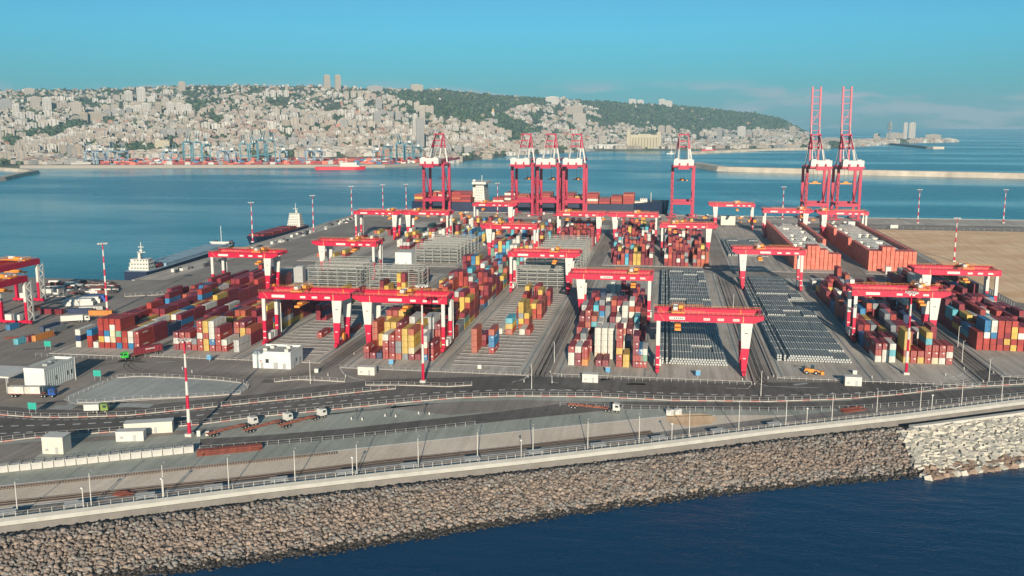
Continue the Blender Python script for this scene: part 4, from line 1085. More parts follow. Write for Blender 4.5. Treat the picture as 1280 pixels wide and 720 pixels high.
# blue bulk carrier on the west quay, accommodation nearest
t = thing('cargo_ship', 'long blue hulled cargo ship with grey hatch covers at the left quay', 'ship', (-350, 596, SEA), R(92.5))
hb = hull(158, 20, 6.2, draft=.2); 
for i, v in enumerate(hb.v): hb.v[i] = (158 - v[0], v[1], v[2])
hb.f = [f[::-1] for f in hb.f]
t.location = (-350, 590, SEA)
# stern end sits nearest the camera
for i, v in enumerate(hb.v): hb.v[i] = (158 - v[0], -v[1], v[2])
hb.build('hull', [M['navy'], M['hatch'], M['hullred']], t)
tiers(t, 'deckhouse', 5, 15, 14, 6.3, 3, M['white'], 1.6, 2.5)
b = MB(); b.cyl((10, 0, 13.7), (10, 0, 25), .45, .2, n=8); b.cyl((7, 0, 13.7), (7, 0, 18), 1.2, .9, n=10); b.box(9.7, 10.3, -3, 3, 18, 18.4); b.box(9.7, 10.3, -2.0, 2.0, 21.5, 21.9); b.box(9.2, 10.8, -1, 1, 19, 20); b.build('mast', M['white'], t)
b = MB(); b.box(18, 25, -7, 7, 6.22, 9); b.build('deck_gear', M['hullred'], t)
for k in range(9):
    b = MB(); b.box(28 + k * 11.8, 28 + k * 11.8 + 11.3, -8.2, 8.2, 6.22, 8.2); b.build('hatch_cover', M['hatch'], t)
b = MB(); b.box(136, 150, -6, 6, 6.3, 8.4); b.box(138, 139.4, -8, 8, 8.4, 9.6); b.cyl((142, 0, 8.4), (142, 0, 22), .25, n=8); b.build('forecastle', M['white'], t)
b = MB(); b.cyl((145, 6, 6.3), (145, 6, 10), 1.6, n=8); b.cyl((145, -7, 6.3), (145, -7, 10), 1.6, n=8); b.build('winch', M['dgrey'], t)
# red ship further along
t = thing('cargo_ship', 'dark red hulled ship with white bridge tower further along the left quay', 'ship', (-350, 893, SEA), R(-91))
hb = hull(112, 18, 6.5); hb.build('hull', [M['navy'], M['hullred'], M['hullred']], t)
tiers(t, 'deckhouse', 10, 20, 13, 6.6, 5, M['white'], 1.1, 2.5)
b = MB(); b.cyl((14, 0, 19), (14, 0, 29), .4, .2, n=8); b.box(13.6, 14.4, -2.5, 2.5, 23, 23.4); b.cyl((12, 0, 19), (12, 0, 22), 1.0, n=10); b.build('mast', M['white'], t)
b = MB()
for k in range(4): b.box(30 + k * 19, 46 + k * 19, -7, 7, 6.55, 8.6)
b.build('hatch_cover', M['hullred'], t)
# big container ship behind the quay cranes
t = thing('container_ship', 'large black hulled container ship loaded with red containers behind the quay cranes', 'ship', (-289, 1096, SEA), 0)
hb = hull(292, 38, 15, bow=.12, sheer=4, n=40); hb.build('hull', [M['navy'], M['dgrey'], M['hullred']], t)
tiers(t, 'bridge', 74, 86, 30, 15.2, 7, M['white'], .4, 2.9)
b = MB(); b.box(72, 88, -19, 19, 35.6, 38.2); b.cyl((80, 0, 38), (80, 0, 45), .4, n=8); b.box(70, 73, -4, 4, 20, 40); b.build('bridge_wing', M['white'], t)
rr = random.Random(4); bays = [(4, 'K'), (18, 'M'), (32, 'R'), (46, 'K'), (58, 'M')] + [(96 + 13.4 * k, 'x') for k in range(12)]
cs = {}
for x0, _ in bays:
    hgt = rr.choice((2, 3, 4, 4)) if x0 > 90 else rr.choice((3, 4, 4))
    if x0 > 235: hgt = 4
    for c in range(13):
        for k in range(max(1, hgt + rr.choice((0, 0, 0, -1)))):
            b = cs.setdefault(rr.choice('MMMRRRRKKKWY' if x0 < 230 else 'RKRKRMK'), MB()); b.box(x0, x0 + 12.2, -17.6 + c * 2.7, -15.2 + c * 2.7, 15.3 + k * 2.75, 17.9 + k * 2.75, nob=True)
vv = MB(); mats_ = []
for j, (c, b) in enumerate(cs.items()):
    mats_.append(cmat(K[c])); o_ = len(vv.v); vv.v += b.v; vv.f += [tuple(q + o_ for q in f) for f in b.f]; vv.m += [j] * len(b.f)
kind(vv.build('deck_cargo', mats_, t), 'stuff')
tiers(t, 'forecastle', 262, 270, 12, 15.5, 2, M['white'], .2, 2.6)
b = MB(); b.box(256, 266, -8, 8, 15.4, 17.5); b.cyl((274, 0, 17), (274, 0, 27), .4, n=8); b.build('foremast', M['cream'], t)
# distant ships
def far_ship(label, px0, px1, py, hm, B, D, sup, upx=.72, n=4, name='cargo_ship', um=None):
    a_, c_ = Vector(at(px0, py, SEA)), Vector(at(px1, py, SEA)); L_ = (c_ - a_).length; d = c_ - a_
    t = thing(name, label, 'ship', (a_.x, a_.y, SEA), math.atan2(d.y, d.x))
    hull(L_, B, D, n=16).build('hull', [hm, hm, hm], t); tiers(t, 'd', L_ * upx - sup / 2, L_ * upx + sup / 2, B * .8, D + .1, n, um or M['white'], 1.5, 3.2); return t, L_
t, L_ = far_ship('bright red ship with white superstructure lying across the bay', 395, 456, 212, M['shipred'], 19, 6.5, 34, .66, 3)
b = MB(); b.cyl((L_ * .62, 0, 14), (L_ * .62, 0, 27), .8, n=8); b.box(L_ * .80, L_ * .84, -4, 4, 8, 17); b.box(L_ * .52, L_ * .9, -7, 7, 6.6, 9.4); b.build('mast', M['white'], t)
far_ship('dark red hulled ship moored in front of the grain silo', 817, 852, 185.6, M['hullred'], 18, 9, 14, .12, 4)
t, L_ = far_ship('small red and white ship inside the inner breakwater', 876, 895, 189, M['shipred'], 16, 6, 26, .5, 3)
far_ship('dark ship with tan top moored left of the grouped cranes', 575, 590, 198.5, M['navy'], 16, 6, 22, .5, 3, um=M['cream'])
t, L_ = far_ship('long white cruise ship moored in front of the city', 739, 801, 187.5, M['white'], 26, 9, 150, .47, 4, 'cruise_ship')
far_ship('small blue and white ship behind the inner breakwater', 905, 928, 180.5, M['blue'], 14, 6, 20, .3, 3)
tb, L_ = far_ship('tiny white boat at the left end of the long breakwater', 833, 843, 192.5, M['white'], 8, 3, 8, .6, 2, 'tug_boat')
b = MB(); b.cyl((L_ * .6, 0, 8), (L_ * .6, 0, 24), .7, n=8); b.build('mast', M['white'], tb)
# ---- far harbour cranes
def harbour_crane(h=46, up=True, m=None):
    t = thing('harbour_crane', 'x', 'crane'); m = m or M['teal']
    for sx in (-1, 1):
        for y in (0, 18):
            b = MB(); b.box(sx * 9 - 1, sx * 9 + 1, y - .9, y + .9, 0, h); b.build('leg', m, t)
        b = MB(); b.beam((sx * 9, 0, h * .4), (sx * 9, 18, h * .4), 1.6); b.beam((sx * 9, 0, h * .95), (sx * 9, 18, h * .45), 1.2); b.build('side_brace', m, t)
    b = MB()
    for y in (0, 18):
        for z0, z1 in ((h * .38, h * .42), (h - 2, h)): b = MB(); b.box(-8, 8, y - .8, y + .8, z0, z1); b.build('portal_beam', m, t)
    b = MB(); b.box(-3, 3, -18, 22, h, h + 2.6); b.build('girder', m, t)
    b = MB(); b.box(-5, 5, 8, 20, h + 2.7, h + 8); b.build('machinery_house', M['white'], t)
    b = MB()
    for sx in (-1, 1): b.beam((sx * 7, 0, h), (sx * 2, -1, h + 20), 1.0)
    b.build('frame_leg', m, t)
    b = MB(); q = (0, -34, h + 22) if up else (0, -60, h + 2); b.beam((-2.5, -2, h + 1), (-2.5, q[1], q[2]), 1.4); b.beam((2.5, -2, h + 1), (2.5, q[1], q[2]), 1.4); b.build('boom', m, t)
    return t
hcs = {}
hc_list = [(108, 206, 30, 0), (122, 206, 30, 0), (137, 206, 30, 0), (152, 206, 30, 0), (205, 206, 28, 0), (216, 206, 28, 0), (233, 205, 52, 1), (245, 205, 52, 1), (256, 205, 46, 0), (276, 206, 30, 0), (287, 206, 30, 0),
           (303, 205, 48, 1), (315, 205, 48, 1), (326, 205, 56, 1), (338, 205, 56, 1), (352, 206, 30, 0), (386, 206, 30, 0), (397, 206, 30, 0), (470, 204, 30, 0), (484, 203, 40, 0), (499, 203, 48, 1), (511, 203, 46, 0), (522, 203, 36, 0)]
for i, (px, py, h, tall) in enumerate(hc_list):
    x, y = world(px, shore_f(px) + 45)
    key = (h, tall)
    lb = 'teal crane on the far harbour shore, %s from the left' % ((ORC + ['thirteenth', 'fourteenth', 'fifteenth', 'sixteenth', 'seventeenth', 'eighteenth', 'nineteenth', 'twentieth', 'twenty first', 'twenty second', 'twenty third'])[i])
    rz = math.atan2(-x, y) + R(random.uniform(-12, 12))
    if key in hcs: dup(hcs[key], (x, y, 2), rz, lb, 'harbour cranes on the far shore')
    else:
        o = harbour_crane(h, bool(tall), M['teal'] if h > 34 else mat('pale blue crane paint', (.20, .29, .36), .6)); o.location = (x, y, 2); o.rotation_euler = (0, 0, rz); o['label'] = lb; o['group'] = 'harbour cranes on the far shore'; hcs[key] = o
# far quay strip and its containers
b = MB(); cs = {}
rr = random.Random(11)
q1 = [world(u, shore_f(u) - 8) for u in range(20, 541, 20)]; q2 = [world(u, shore_f(u) + 330) for u in range(540, 19, -20)]
b.prism(q1 + q2, SEA - .3, 2.4, 0, 1); kind(b.build('harbour_quay', [mat('old quay face', (.30, .27, .23), .9), ground_mat('harbour paving', (.17, .15, .14), (.24, .21, .19), s1=.01)]), 'structure')
for k in range(1500):
    u = rr.uniform(125, 535); 
    if 395 < u < 456 and rr.random() < .4: continue
    f = shore_f(u) + rr.choice((14, 26, 100, 130, 160, 190, 220, 250)) + rr.uniform(-2, 2); X, Y = world(u, f)
    c = rr.choice('LLRRRKKMMMBWPE'); h = rr.choice((1, 1, 2, 2, 3)) * 2.7
    bb = cs.setdefault(c, MB()); bb.cbox(X, Y, 2.42, 12.2, rr.choice((2.5, 5, 7.5)), h, 0, YAW + .25)
vv = MB(); mats_ = []
for j, (c, bb) in enumerate(cs.items()):
    mats_.append(cmat(K[c])); o_ = len(vv.v); vv.v += bb.v; vv.f += [tuple(q + o_ for q in f) for f in bb.f]; vv.m += [j] * len(bb.f)
kind(tag(vv.build('harbour_containers', mats_), 'rows of red and mixed containers along the far harbour quay', 'containers'), 'stuff')

# ---- city
BM = [mat('city cream', (.33, .29, .24), .9, var=.1, scale=.05, island=.16), mat('city white', (.42, .40, .36), .9, var=.1, scale=.05, island=.14), mat('city sand', (.31, .26, .205), .9, var=.1, scale=.05, island=.16),
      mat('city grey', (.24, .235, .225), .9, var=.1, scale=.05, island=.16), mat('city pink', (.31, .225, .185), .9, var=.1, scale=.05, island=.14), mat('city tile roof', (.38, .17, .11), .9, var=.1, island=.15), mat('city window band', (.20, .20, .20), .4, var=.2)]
GREENP = [[(500, 119), (560, 113), (650, 121), (700, 123), (690, 131), (655, 131), (628, 142), (650, 152), (690, 165), (640, 168), (600, 153), (540, 147), (500, 138)],
          [(722, 120), (1020, 140), (1020, 164), (905, 160), (860, 162), (800, 160), (765, 152), (742, 140), (726, 132)],
          [(100, 150), (140, 150), (60, 172), (0, 178), (0, 168), (50, 162)], [(135, 184), (200, 184), (215, 190), (140, 194)], [(230, 125), (262, 128), (250, 140), (235, 135)]]
def inp(x, y, poly):
    r = False; n = len(poly)
    for i in range(n):
        (a, b_), (c, d) = poly[i], poly[(i + 1) % n]
        if (b_ > y) != (d > y) and x < (c - a) * (y - b_) / (d - b_) + a: r = not r
    return r
def is_green(u, y): return any(inp(u, y, p) for p in GREENP)
def ysc(u, f): X, Y = world(u, f); return proj(X, Y, terr(u, f))
tabs = {}
def table(u):
    k = int(u // 8) * 8
    if k not in tabs:
        f0 = shore_f(k); f1 = ip(RDEP, k) if k < 1010 else f0 + 850 * max(0, min(1, (1188 - k) / 120)) ** .6
        fs = np.linspace(f0 + (360 if 110 < k < 545 else 45 if k < 111 else 25), f1, 70); ys = np.array([ysc(k, f)[1] for f in fs]); tabs[k] = (fs, np.minimum.accumulate(ys))
    return tabs[k]
def find_f(u, y):
    fs, ys = table(u); return float(np.interp(-y, -ys, fs))
def city_box(b, X, Y, z, wx, wy, h, rz, mi, T3=True):
    T = Matrix.Translation((X, Y, z)) @ Matrix.Rotation(rz, 4, 'Z')
    b.box(-wx / 2, wx / 2, -wy / 2, wy / 2, -8, h, mi, T, True)
    if T3:
        nfl = max(2, int(h / 3.2)); 
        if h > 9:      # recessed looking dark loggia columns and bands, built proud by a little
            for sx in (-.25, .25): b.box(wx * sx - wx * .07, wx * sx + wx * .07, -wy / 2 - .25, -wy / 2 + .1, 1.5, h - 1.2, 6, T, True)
        b.box(-wx * .2, wx * .15, -wy * .2, wy * .2, h, h + 2.4, mi, T, True)
rr = random.Random(21); items = []
for k in range(10500):
    u = rr.uniform(-60, 1195); fs, ys = table(u); yb, yt = ys[0], ys[-1]
    y = rr.uniform(yt - .5, yb + .5); f = find_f(u, y)
    if is_green(u, y) and rr.random() > .03: continue
    gap = mn.noise((u * .035, y * .09, 5)); 
    if gap > .24: continue
    if u > 1150 and rr.random() < .5: continue
    frac = (yb - y) / max(1, yb - yt)
    if frac > .62 and u < 560:   s_, h = rr.uniform(9, 16), rr.uniform(5, 11)     # villas along the ridge
    elif u < 560: s_, h = rr.uniform(11, 21), rr.uniform(8, 17)
    elif u < 760: s_, h = rr.uniform(11, 22), rr.uniform(7, 15)
    else: s_, h = rr.uniform(11, 24), rr.uniform(5, 13)
    if frac < .12: s_, h = rr.uniform(20, 48), rr.uniform(6, 14)
    mi = rr.choices(range(6), (34, 26, 16, 12, 6, 2))[0]
    if 245 < u < 420 and .2 < frac < .5 and rr.random() < .4: mi = 4
    items.append((u, f, s_, s_ * rr.uniform(.55, 1), h, YAW - (u - 640) / 1200 + rr.uniform(-.6, .6), mi))
for k in range(260):
    u = rr.uniform(-40, 1000); fs, ys = table(u); yb, yt = ys[0], ys[-1]; fr_ = rr.uniform(.06, .9) ** 1.1; y = yb + (yt - yb) * fr_; f = find_f(u, y)
    if is_green(u, y): continue
    n_ = rr.choice((1, 2, 3, 4)); mi_ = rr.choices(range(5), (40, 30, 14, 8, 8))[0]; s_ = rr.uniform(18, 30); h_ = rr.uniform(14, 27)
    for q in range(n_): items.append((u + q * s_ * 1.35 / f * 1200, f + rr.uniform(-8, 8), s_, s_ * .6, h_ + rr.uniform(-2, 2), YAW - (u - 640) / 1200 + rr.uniform(-.1, .1), mi_))
# rows of slab blocks and mid rise estates seen in the photograph: (x, base y, top y, width px)
est = [(30 + k * 0, 0, 0, 0) for k in range(0)]
items.sort(key=lambda i: i[1] / (i[2] * i[4]))
zones = {}
rest = MB(); nb = 0
rowword = ('low on the slope', 'halfway up the slope', 'high on the slope', 'along the ridge top')
colword = ('at the far left of the city', 'in the left part of the city', 'behind the teal harbour cranes', 'left of the first red quay crane', 'behind the grouped red quay cranes', 'on the coast beyond the middle crane', 'on the flat headland at right')
for (u, f, wx, wy, h, rz, mi) in items:
    X, Y = world(u, f); z = terr(u, f)
    if nb < 235 and 0 < u < 1190 and rr.random() < .25:
        b = MB(); city_box(b, 0, 0, 0, wx, wy, h, 0, mi); py = ysc(u, f)[1]; fs, ys = table(u); fr = (ys[0] - py) / max(1, ys[0] - ys[-1])
        row = rowword[min(3, int(fr * 4))]; col = colword[0 if u < 110 else 1 if u < 230 else 2 if u < 400 else 3 if u < 540 else 4 if u < 760 else 5 if u < 990 else 6]
        cw = ('cream', 'white', 'sand coloured', 'grey', 'pinkish', 'tile red')[mi]
        o = b.build('apartment_block', BM, None, (X, Y, z), rz); tag(o, '%s apartment block %s, %s' % (cw, row, col), 'building', '%s apartment blocks %s, %s' % (cw, row, col)); nb += 1
    else: city_box(rest, X, Y, z, wx, wy, h, rz, mi, True)
kind(tag(rest.build('city_houses', BM), 'dense pale houses and flats covering the far hillside', 'houses'), 'stuff')
LM = [  # x, base y, top y, width px, material, name, label
 (410.5, 113, 96, 7.5, 2, 'tower', 'left one of the twin tall towers on the ridge skyline'), (424, 113, 96, 7, 2, 'tower', 'right one of the twin tall towers on the ridge skyline'),
 (230, 115, 104, 8, 2, 'tower', 'lone hotel block standing on the left skyline'), (522, 114, 107.5, 15, 0, 'hotel', 'wide pale hotel on the green ridge skyline'), (470, 114, 109, 18, 3, 'hotel', 'long hazy grey hotel on the ridge right of the twin towers'),
 (163, 128, 115, 9, 1, 'tower', 'left white round topped tower of the hilltop pair, left part of city'), (178.5, 128, 111, 10, 1, 'tower', 'taller right white tower of the hilltop pair, left part of city'),
 (191, 130, 122, 9, 1, 'tower', 'white tower just right of the hilltop pair'), (208, 133, 124, 9, 0, 'tower', 'cream tower second right of the hilltop pair'), (221, 134, 124, 9, 0, 'tower', 'cream tower third right of the hilltop pair'),
 (60.5, 141, 123, 10, 1, 'tower', 'bright white tall tower at far left of the hill'), (46, 137, 122, 11, 0, 'tower', 'cream tower just left of the bright white one'), (21, 147, 131, 8, 1, 'tower', 'slim white tower at the left edge of the city'),
 (97, 144, 128, 12, 0, 'tower', 'cream slab tower left of the hillside terraces'), (8, 138, 125, 14, 3, 'tower', 'grey slab at the far left edge of the hill'), (40, 119, 112, 11, 0, 'tower', 'small cream block on the far left skyline'),
 (133, 141, 132, 10, 0, 'tower', 'first cream slab in the mid hill row'), (145, 142, 132, 9, 0, 'tower', 'second cream slab in the mid hill row'), (162, 143, 133, 10, 1, 'tower', 'third pale slab in the mid hill row'), (172, 143, 133, 9, 1, 'tower', 'fourth pale slab in the mid hill row'), (184, 143, 130, 10, 1, 'tower', 'fifth taller pale slab in the mid hill row'),
 (199, 140, 129, 7, 2, 'tower', 'brown striped slab in the mid hill row'), (214, 142, 129, 9, 1, 'tower', 'seventh slab in the mid hill row'), (226, 143, 130, 10, 1, 'tower', 'eighth slab in the mid hill row'), (236, 143, 131, 9, 1, 'tower', 'last slab in the mid hill row'),
 (105, 153, 141, 9, 2, 'tower', 'left tan block of the terraced estate'), (114, 154, 141, 9, 2, 'tower', 'middle tan block of the terraced estate'), (124, 154, 141, 9, 2, 'tower', 'right tan block of the terraced estate'),
 (201, 187, 176, 17, 4, 'warehouse', 'square yellow warehouse behind the harbour cranes'), (115, 192, 182, 12, 1, 'office_block', 'white office block by the left shore'), (77, 194, 181, 8, 2, 'tower', 'brown tower left of the dark glass block'), (86, 197, 181, 8, 3, 'tower', 'dark grey glass tower near the left shore'), (95, 194, 181, 9, 2, 'tower', 'brown tower right of the dark glass block'),
 (284, 160, 144, 6, 1, 'tower', 'slim white tower mid slope left of centre'), (451, 135, 123, 8, 1, 'tower', 'white tower on the slope below the twin towers'), (474, 138, 125, 8, 3, 'tower', 'grey brown tower on the slope below the hazy hotel'), (472, 158, 141, 9, 3, 'tower', 'blue grey glass tower in mid slope'),
 (430, 165, 150, 9, 3, 'tower', 'blue grey office tower above the red ship'), (528, 157, 134, 7, 0, 'tower', 'slim white office tower rising above the shore'), (519, 172, 143, 6, 1, 'tower', 'white sail topped tower beside the glass one'), (525, 184, 148, 10, 3, 'tower', 'tall grey glass tower left of the first red quay crane'),
 (530, 143, 133, 24, 0, 'museum', 'wide cream institute building on the wooded slope'), (711, 141, 133, 7, 2, 'tower', 'left tan apartment tower of three on the right slope'), (718, 141, 133, 7, 2, 'tower', 'middle tan apartment tower of three on the right slope'), (725, 141, 133, 7, 2, 'tower', 'right tan apartment tower of three on the right slope'),
 (690, 130, 122, 16, 1, 'hotel', 'stepped white hotel on the skyline above the grouped cranes'), (724, 155, 142, 16, 0, 'apartment_block', 'broad pale stepped block on the right slope'), (790, 130, 125, 9, 1, 'hospital', 'white buildings on the wooded ridge, left group'), (800, 131, 126, 8, 1, 'hospital', 'white buildings on the wooded ridge, second group'), (827, 132, 125, 8, 1, 'hospital', 'white buildings on the wooded ridge, third group'), (835, 133, 127, 9, 1, 'hospital', 'white buildings on the wooded ridge, fourth group'),
 (827, 167, 157, 8, 2, 'tower', 'left one of the brown tower pair behind the grain silo'), (836, 167, 157, 7, 2, 'tower', 'right one of the brown tower pair behind the grain silo'),
 (900, 176, 160, 6, 3, 'tower', 'slim grey tower on the coast, left of three'), (927.5, 171, 158, 10, 1, 'tower', 'white striped tower on the coast, middle of three'), (937, 171, 163, 7, 3, 'tower', 'short glass block beside the white striped coast tower'), (991, 170, 158, 8, 2, 'tower', 'tan tower at the foot of the headland'),
 (754, 182, 170, 10, 0, 'apartment_block', 'cream block left of the grain silo'), (786, 180, 163, 4, 4, 'silo', 'tall narrow end of the grain silo'), (806, 180, 168, 36, 4, 'silo', 'long beige grain silo on the waterfront'), (824, 180, 165, 5, 4, 'silo', 'right tower of the grain silo'),
 (1132.5, 173, 153.5, 4.5, 1, 'hospital_tower', 'left white hospital tower on the headland'), (1141, 173, 153.5, 7.5, 1, 'hospital_tower', 'right white hospital tower on the headland'), (1120, 173, 166, 20, 0, 'hospital', 'low cream hospital wing on the headland'), (1097, 176, 167, 7, 0, 'apartment_block', 'pale block left of the hospital wing on the headland'), (1168, 171, 168, 18, 0, 'apartment_block', 'low pale buildings near the tip of the headland'),
 (1040, 178, 172, 34, 3, 'stadium', 'low pale stadium hall on the flat coast behind raised booms'), (612, 153, 149, 20, 3, 'institute', 'low pale building in the wooded ravine'), (616, 146, 140, 4, 1, 'shrine', 'domed white shrine on the terraced slope')]
for (u, yb, yt, wpx, mi, nm, lb) in LM:
    f = find_f(u, yb) if yb < table(u)[1][0] else table(u)[0][0]
    if nm.startswith('silo'): f = shore_f(u) + 60
    X, Y = world(u, f); z = terr(u, f); mpx = F / f
    h = max(6, CH - (yt - HY) / mpx - z); wd = wpx / mpx
    t = thing(nm, lb, 'building', (X, Y, z), YAW - (u - 640) / 1200 + rr.uniform(-.12, .12))
    m = {4: mat('silo yellow beige', (.40, .36, .26), .9, var=.08, scale=.03)}.get(mi, BM[mi]); dp = min(wd, 22 if wd > 24 else wd)
    b = MB(); b.box(-wd / 2, wd / 2, 0, dp, -6, h); b.box(-wd * .22, wd * .22, dp * .25, dp * .7, h, h + 3); b.build('wall', m, t)
    if nm in ('tower', 'hospital_tower', 'hotel', 'office_block', 'apartment_block', 'hospital', 'museum', 'institute'):
        nc = max(2, int(wd / 9)); 
        for j in range(nc):
            b = MB(); x = -wd / 2 + wd * (j + .5) / nc; ww = wd / nc * .28
            nf = int(h / 6.4)
            for k in range(max(1, nf)): b.box(x - ww, x + ww, -.3, .1, 2 + k * 6.4, 5 + k * 6.4, 0, None, True)
            kind(b.build('window_column', BM[6], t), 'stuff')
    if nm == 'shrine':
        b = MB(); b.cyl((0, dp / 2, h), (0, dp / 2, h + 8), wd * .3, wd * .28, n=12); b.cyl((0, dp / 2, h + 8), (0, dp / 2, h + 15), wd * .28, .5, n=12); b.build('dome', mat('gold dome', (.6, .42, .12), .4), t)
    if nm == 'silo' and wd > 50:
        b = MB()
        for k in range(10): b.cyl((-wd * .45 + k * wd * .1, -1, -2), (-wd * .45 + k * wd * .1, -1, h * .8), wd * .045, n=8)
        b.build('silo_cell', m, t)
# stacked-disc tower on the headland
X, Y = world(1113, shore_f(1113) + 300); t = thing('control_tower', 'slim tower with stacked round decks beside the headland hospital', 'tower', (X, Y, 3))
b = MB(); b.cyl((0, 0, 0), (0, 0, 98), 5, n=10); b.build('shaft', BM[3], t)
for k in range(4):
    b = MB(); b.cyl((0, 0, 62 + k * 11), (0, 0, 66 + k * 11), 17 - k * 1.5, n=14); b.build('round_deck', BM[3], t)
# trees: crowns scattered over the hill
cen, sc = [], []
tg = random.Random(9)
for k in range(30000):
    u = tg.uniform(-60, 1160); fs, ys = table(u); y = tg.uniform(ys[-1], ys[0]); f = find_f(u, y); g = is_green(u, y)
    if not g and tg.random() > .60: continue
    X, Y = world(u, f); z = terr(u, f); r = tg.uniform(3.5, 7.5) * (1.25 if g else 1); cen.append((X, Y, z + r * .5)); sc.append(r)
FOL = [mat('pine foliage', (.040, .070, .036), .95, var=.3, scale=.05, island=.45), mat('olive foliage', (.075, .095, .05), .95, var=.3, scale=.05, island=.4)]
kind(tag(clumps('hillside_trees', cen, sc, None, mats=FOL, mi=[1 if tg.random() < .35 else 0 for _ in cen], jit=.35), 'dark green trees between the houses and on the wooded ridge', 'trees'), 'stuff')

# ---- lighting masts
def mast(h, lb, X, Y, bands=9, plain=False):
    t = thing('lighting_mast', lb, 'light mast', (X, Y, .1)); n_ = bands
    for k in range(n_):
        z0, z1 = h * k / n_, h * (k + 1) / n_; r0, r1 = .62 - .36 * k / n_, .62 - .36 * (k + 1) / n_
        b = MB(); b.cyl((0, 0, z0), (0, 0, z1 - .01), r0, r1, n=8); b.build('pole_section', M['white'] if k % 2 else M['red'], t)
    b = MB(); b.box(-1.1, 1.1, -1.1, 1.1, -.05, .9); b.build('footing', M['conc'], t)
    b = MB()
    for k in range(10):
        a0, a1 = 2 * math.pi * k / 10, 2 * math.pi * (k + 1) / 10; b.beam((1.9 * math.cos(a0), 1.9 * math.sin(a0), h), (1.9 * math.cos(a1), 1.9 * math.sin(a1), h), .18)
    b.box(-1.9, 1.9, -.08, .08, h - .1, h + .1); b.box(-.08, .08, -1.9, 1.9, h - .1, h + .1); b.build('lamp_ring', M['grey'], t)
    lm = MB(); lm.box(-.35, .35, -.25, .25, -.5, .1); me = lm.mesh('lamp', [M['white']])
    for k in range(10): a0 = 2 * math.pi * k / 10; link('lamp', me, t, (2.2 * math.cos(a0), 2.2 * math.sin(a0), h), a0)
mast(32, 'thick red and white mast beside the trailers, lower left foreground', *at(237, 545), bands=7)
mast(38, 'red and white mast left of the maroon container block', *at(134.5, 393), bands=11)
mast(38.5, 'pale mast standing before the left centre gantries at the road', *at(529, 478), bands=5)
mast(33.7, 'red and white mast in front of the right yellow container stacks', *at(1132.5, 468), bands=7)
mast(32, 'red and white mast at the edge of the sand field', *at(1192.5, 327), bands=9)
for px, py, h, lb in ((316, 303, 34, 'by the dark red ship bow'), (392, 290, 34, 'by the dark red ship stern'), (440, 273, 34, 'left of the far gantry pair'), (479, 270, 34, 'above the far gantry pair'), (508, 269, 34, 'just left of the leftmost quay crane'), (622, 267, 34, 'right of the white ship bridge'), (978, 274, 34, 'left of the raised boom cranes'), (1147, 279, 34, 'right of the raised boom cranes'), (1254, 279, 34, 'at the right edge of the quay')):
    mast(h, 'slender quay lighting mast ' + lb, *at(px, py))
# ---- street lamps along the sea wall and in the yard front
def lamp_proto(h):
    t = thing('street_lamp', 'x', 'street lamp')
    b = MB(); b.cyl((0, 0, 0), (0, 0, h), .16, .09, n=6); b.build('pole', M['white'], t)
    b = MB(); b.beam((0, 0, h), (0, 1.4, h + .3), .12); b.box(-.2, .2, 1.2, 2.0, h + .22, h + .4); b.build('lamp_head', M['grey'], t); return t
lp = lamp_proto(9.6); lfirst = True
s_ = 0; wq = poly_resample(offs(wl_, -4.2), .5)
tgt = [22, 115, 206, 287, 370, 447, 524, 597, 667, 735, 799, 862, 924, 982, 1040, 1096, 1150, 1201, 1252]
for i, px in enumerate(tgt):
    best = min(wq, key=lambda p: abs(proj(p.x, p.y, 0)[0] - px))
    lb = 'slim white street lamp behind the sea wall, %s from the left' % ((ORC + ['thirteenth', 'fourteenth', 'fifteenth', 'sixteenth', 'seventeenth', 'eighteenth', 'nineteenth'])[i])
    if lfirst: lp.location = (best.x, best.y, .05); lp['label'] = lb; lp['group'] = 'street lamps along the sea wall'; lfirst = False
    else: dup(lp, (best.x, best.y, .05), None, lb, 'street lamps along the sea wall')
for px, py, h, lb in ((95, 475, 1, 'beside the gate building'), (388, 480, 1, 'right of the substation'), (664.5, 486, 1, 'at the foot of the central lane'), (951, 495, 1, 'below the right pipe rows'), (1236, 477, 1, 'below the far right block'), (1012, 404, 1, 'x')):
    if lb == 'x': continue
    dup(lp, (*at(px, py), .05), R(180), 'white yard lamp post ' + lb, 'lamp posts along the yard road')
# short posts (cameras) on the wall
b = MB(); b.cyl((0, 0, 0), (0, 0, 6.5), .13, n=6); b.box(-.3, .3, -.3, .3, 6.5, 6.9); pc = None
for i, (px, lb) in enumerate(((106, 'first'), (204, 'second'), (440, 'third'), (649, 'fourth'), (836, 'fifth'), (1003, 'sixth'), (1158, 'seventh'))):
    best = min(wq, key=lambda p: abs(proj(p.x, p.y, 0)[0] - px))
    if pc is None: pc = b.mesh('camera_post', [M['white']])
    tag(link('camera_post', pc, None, (best.x + 1, best.y - 2.2, .05)), 'short white camera post behind the parapet, %s from the left' % lb, 'post', 'short posts behind the parapet')

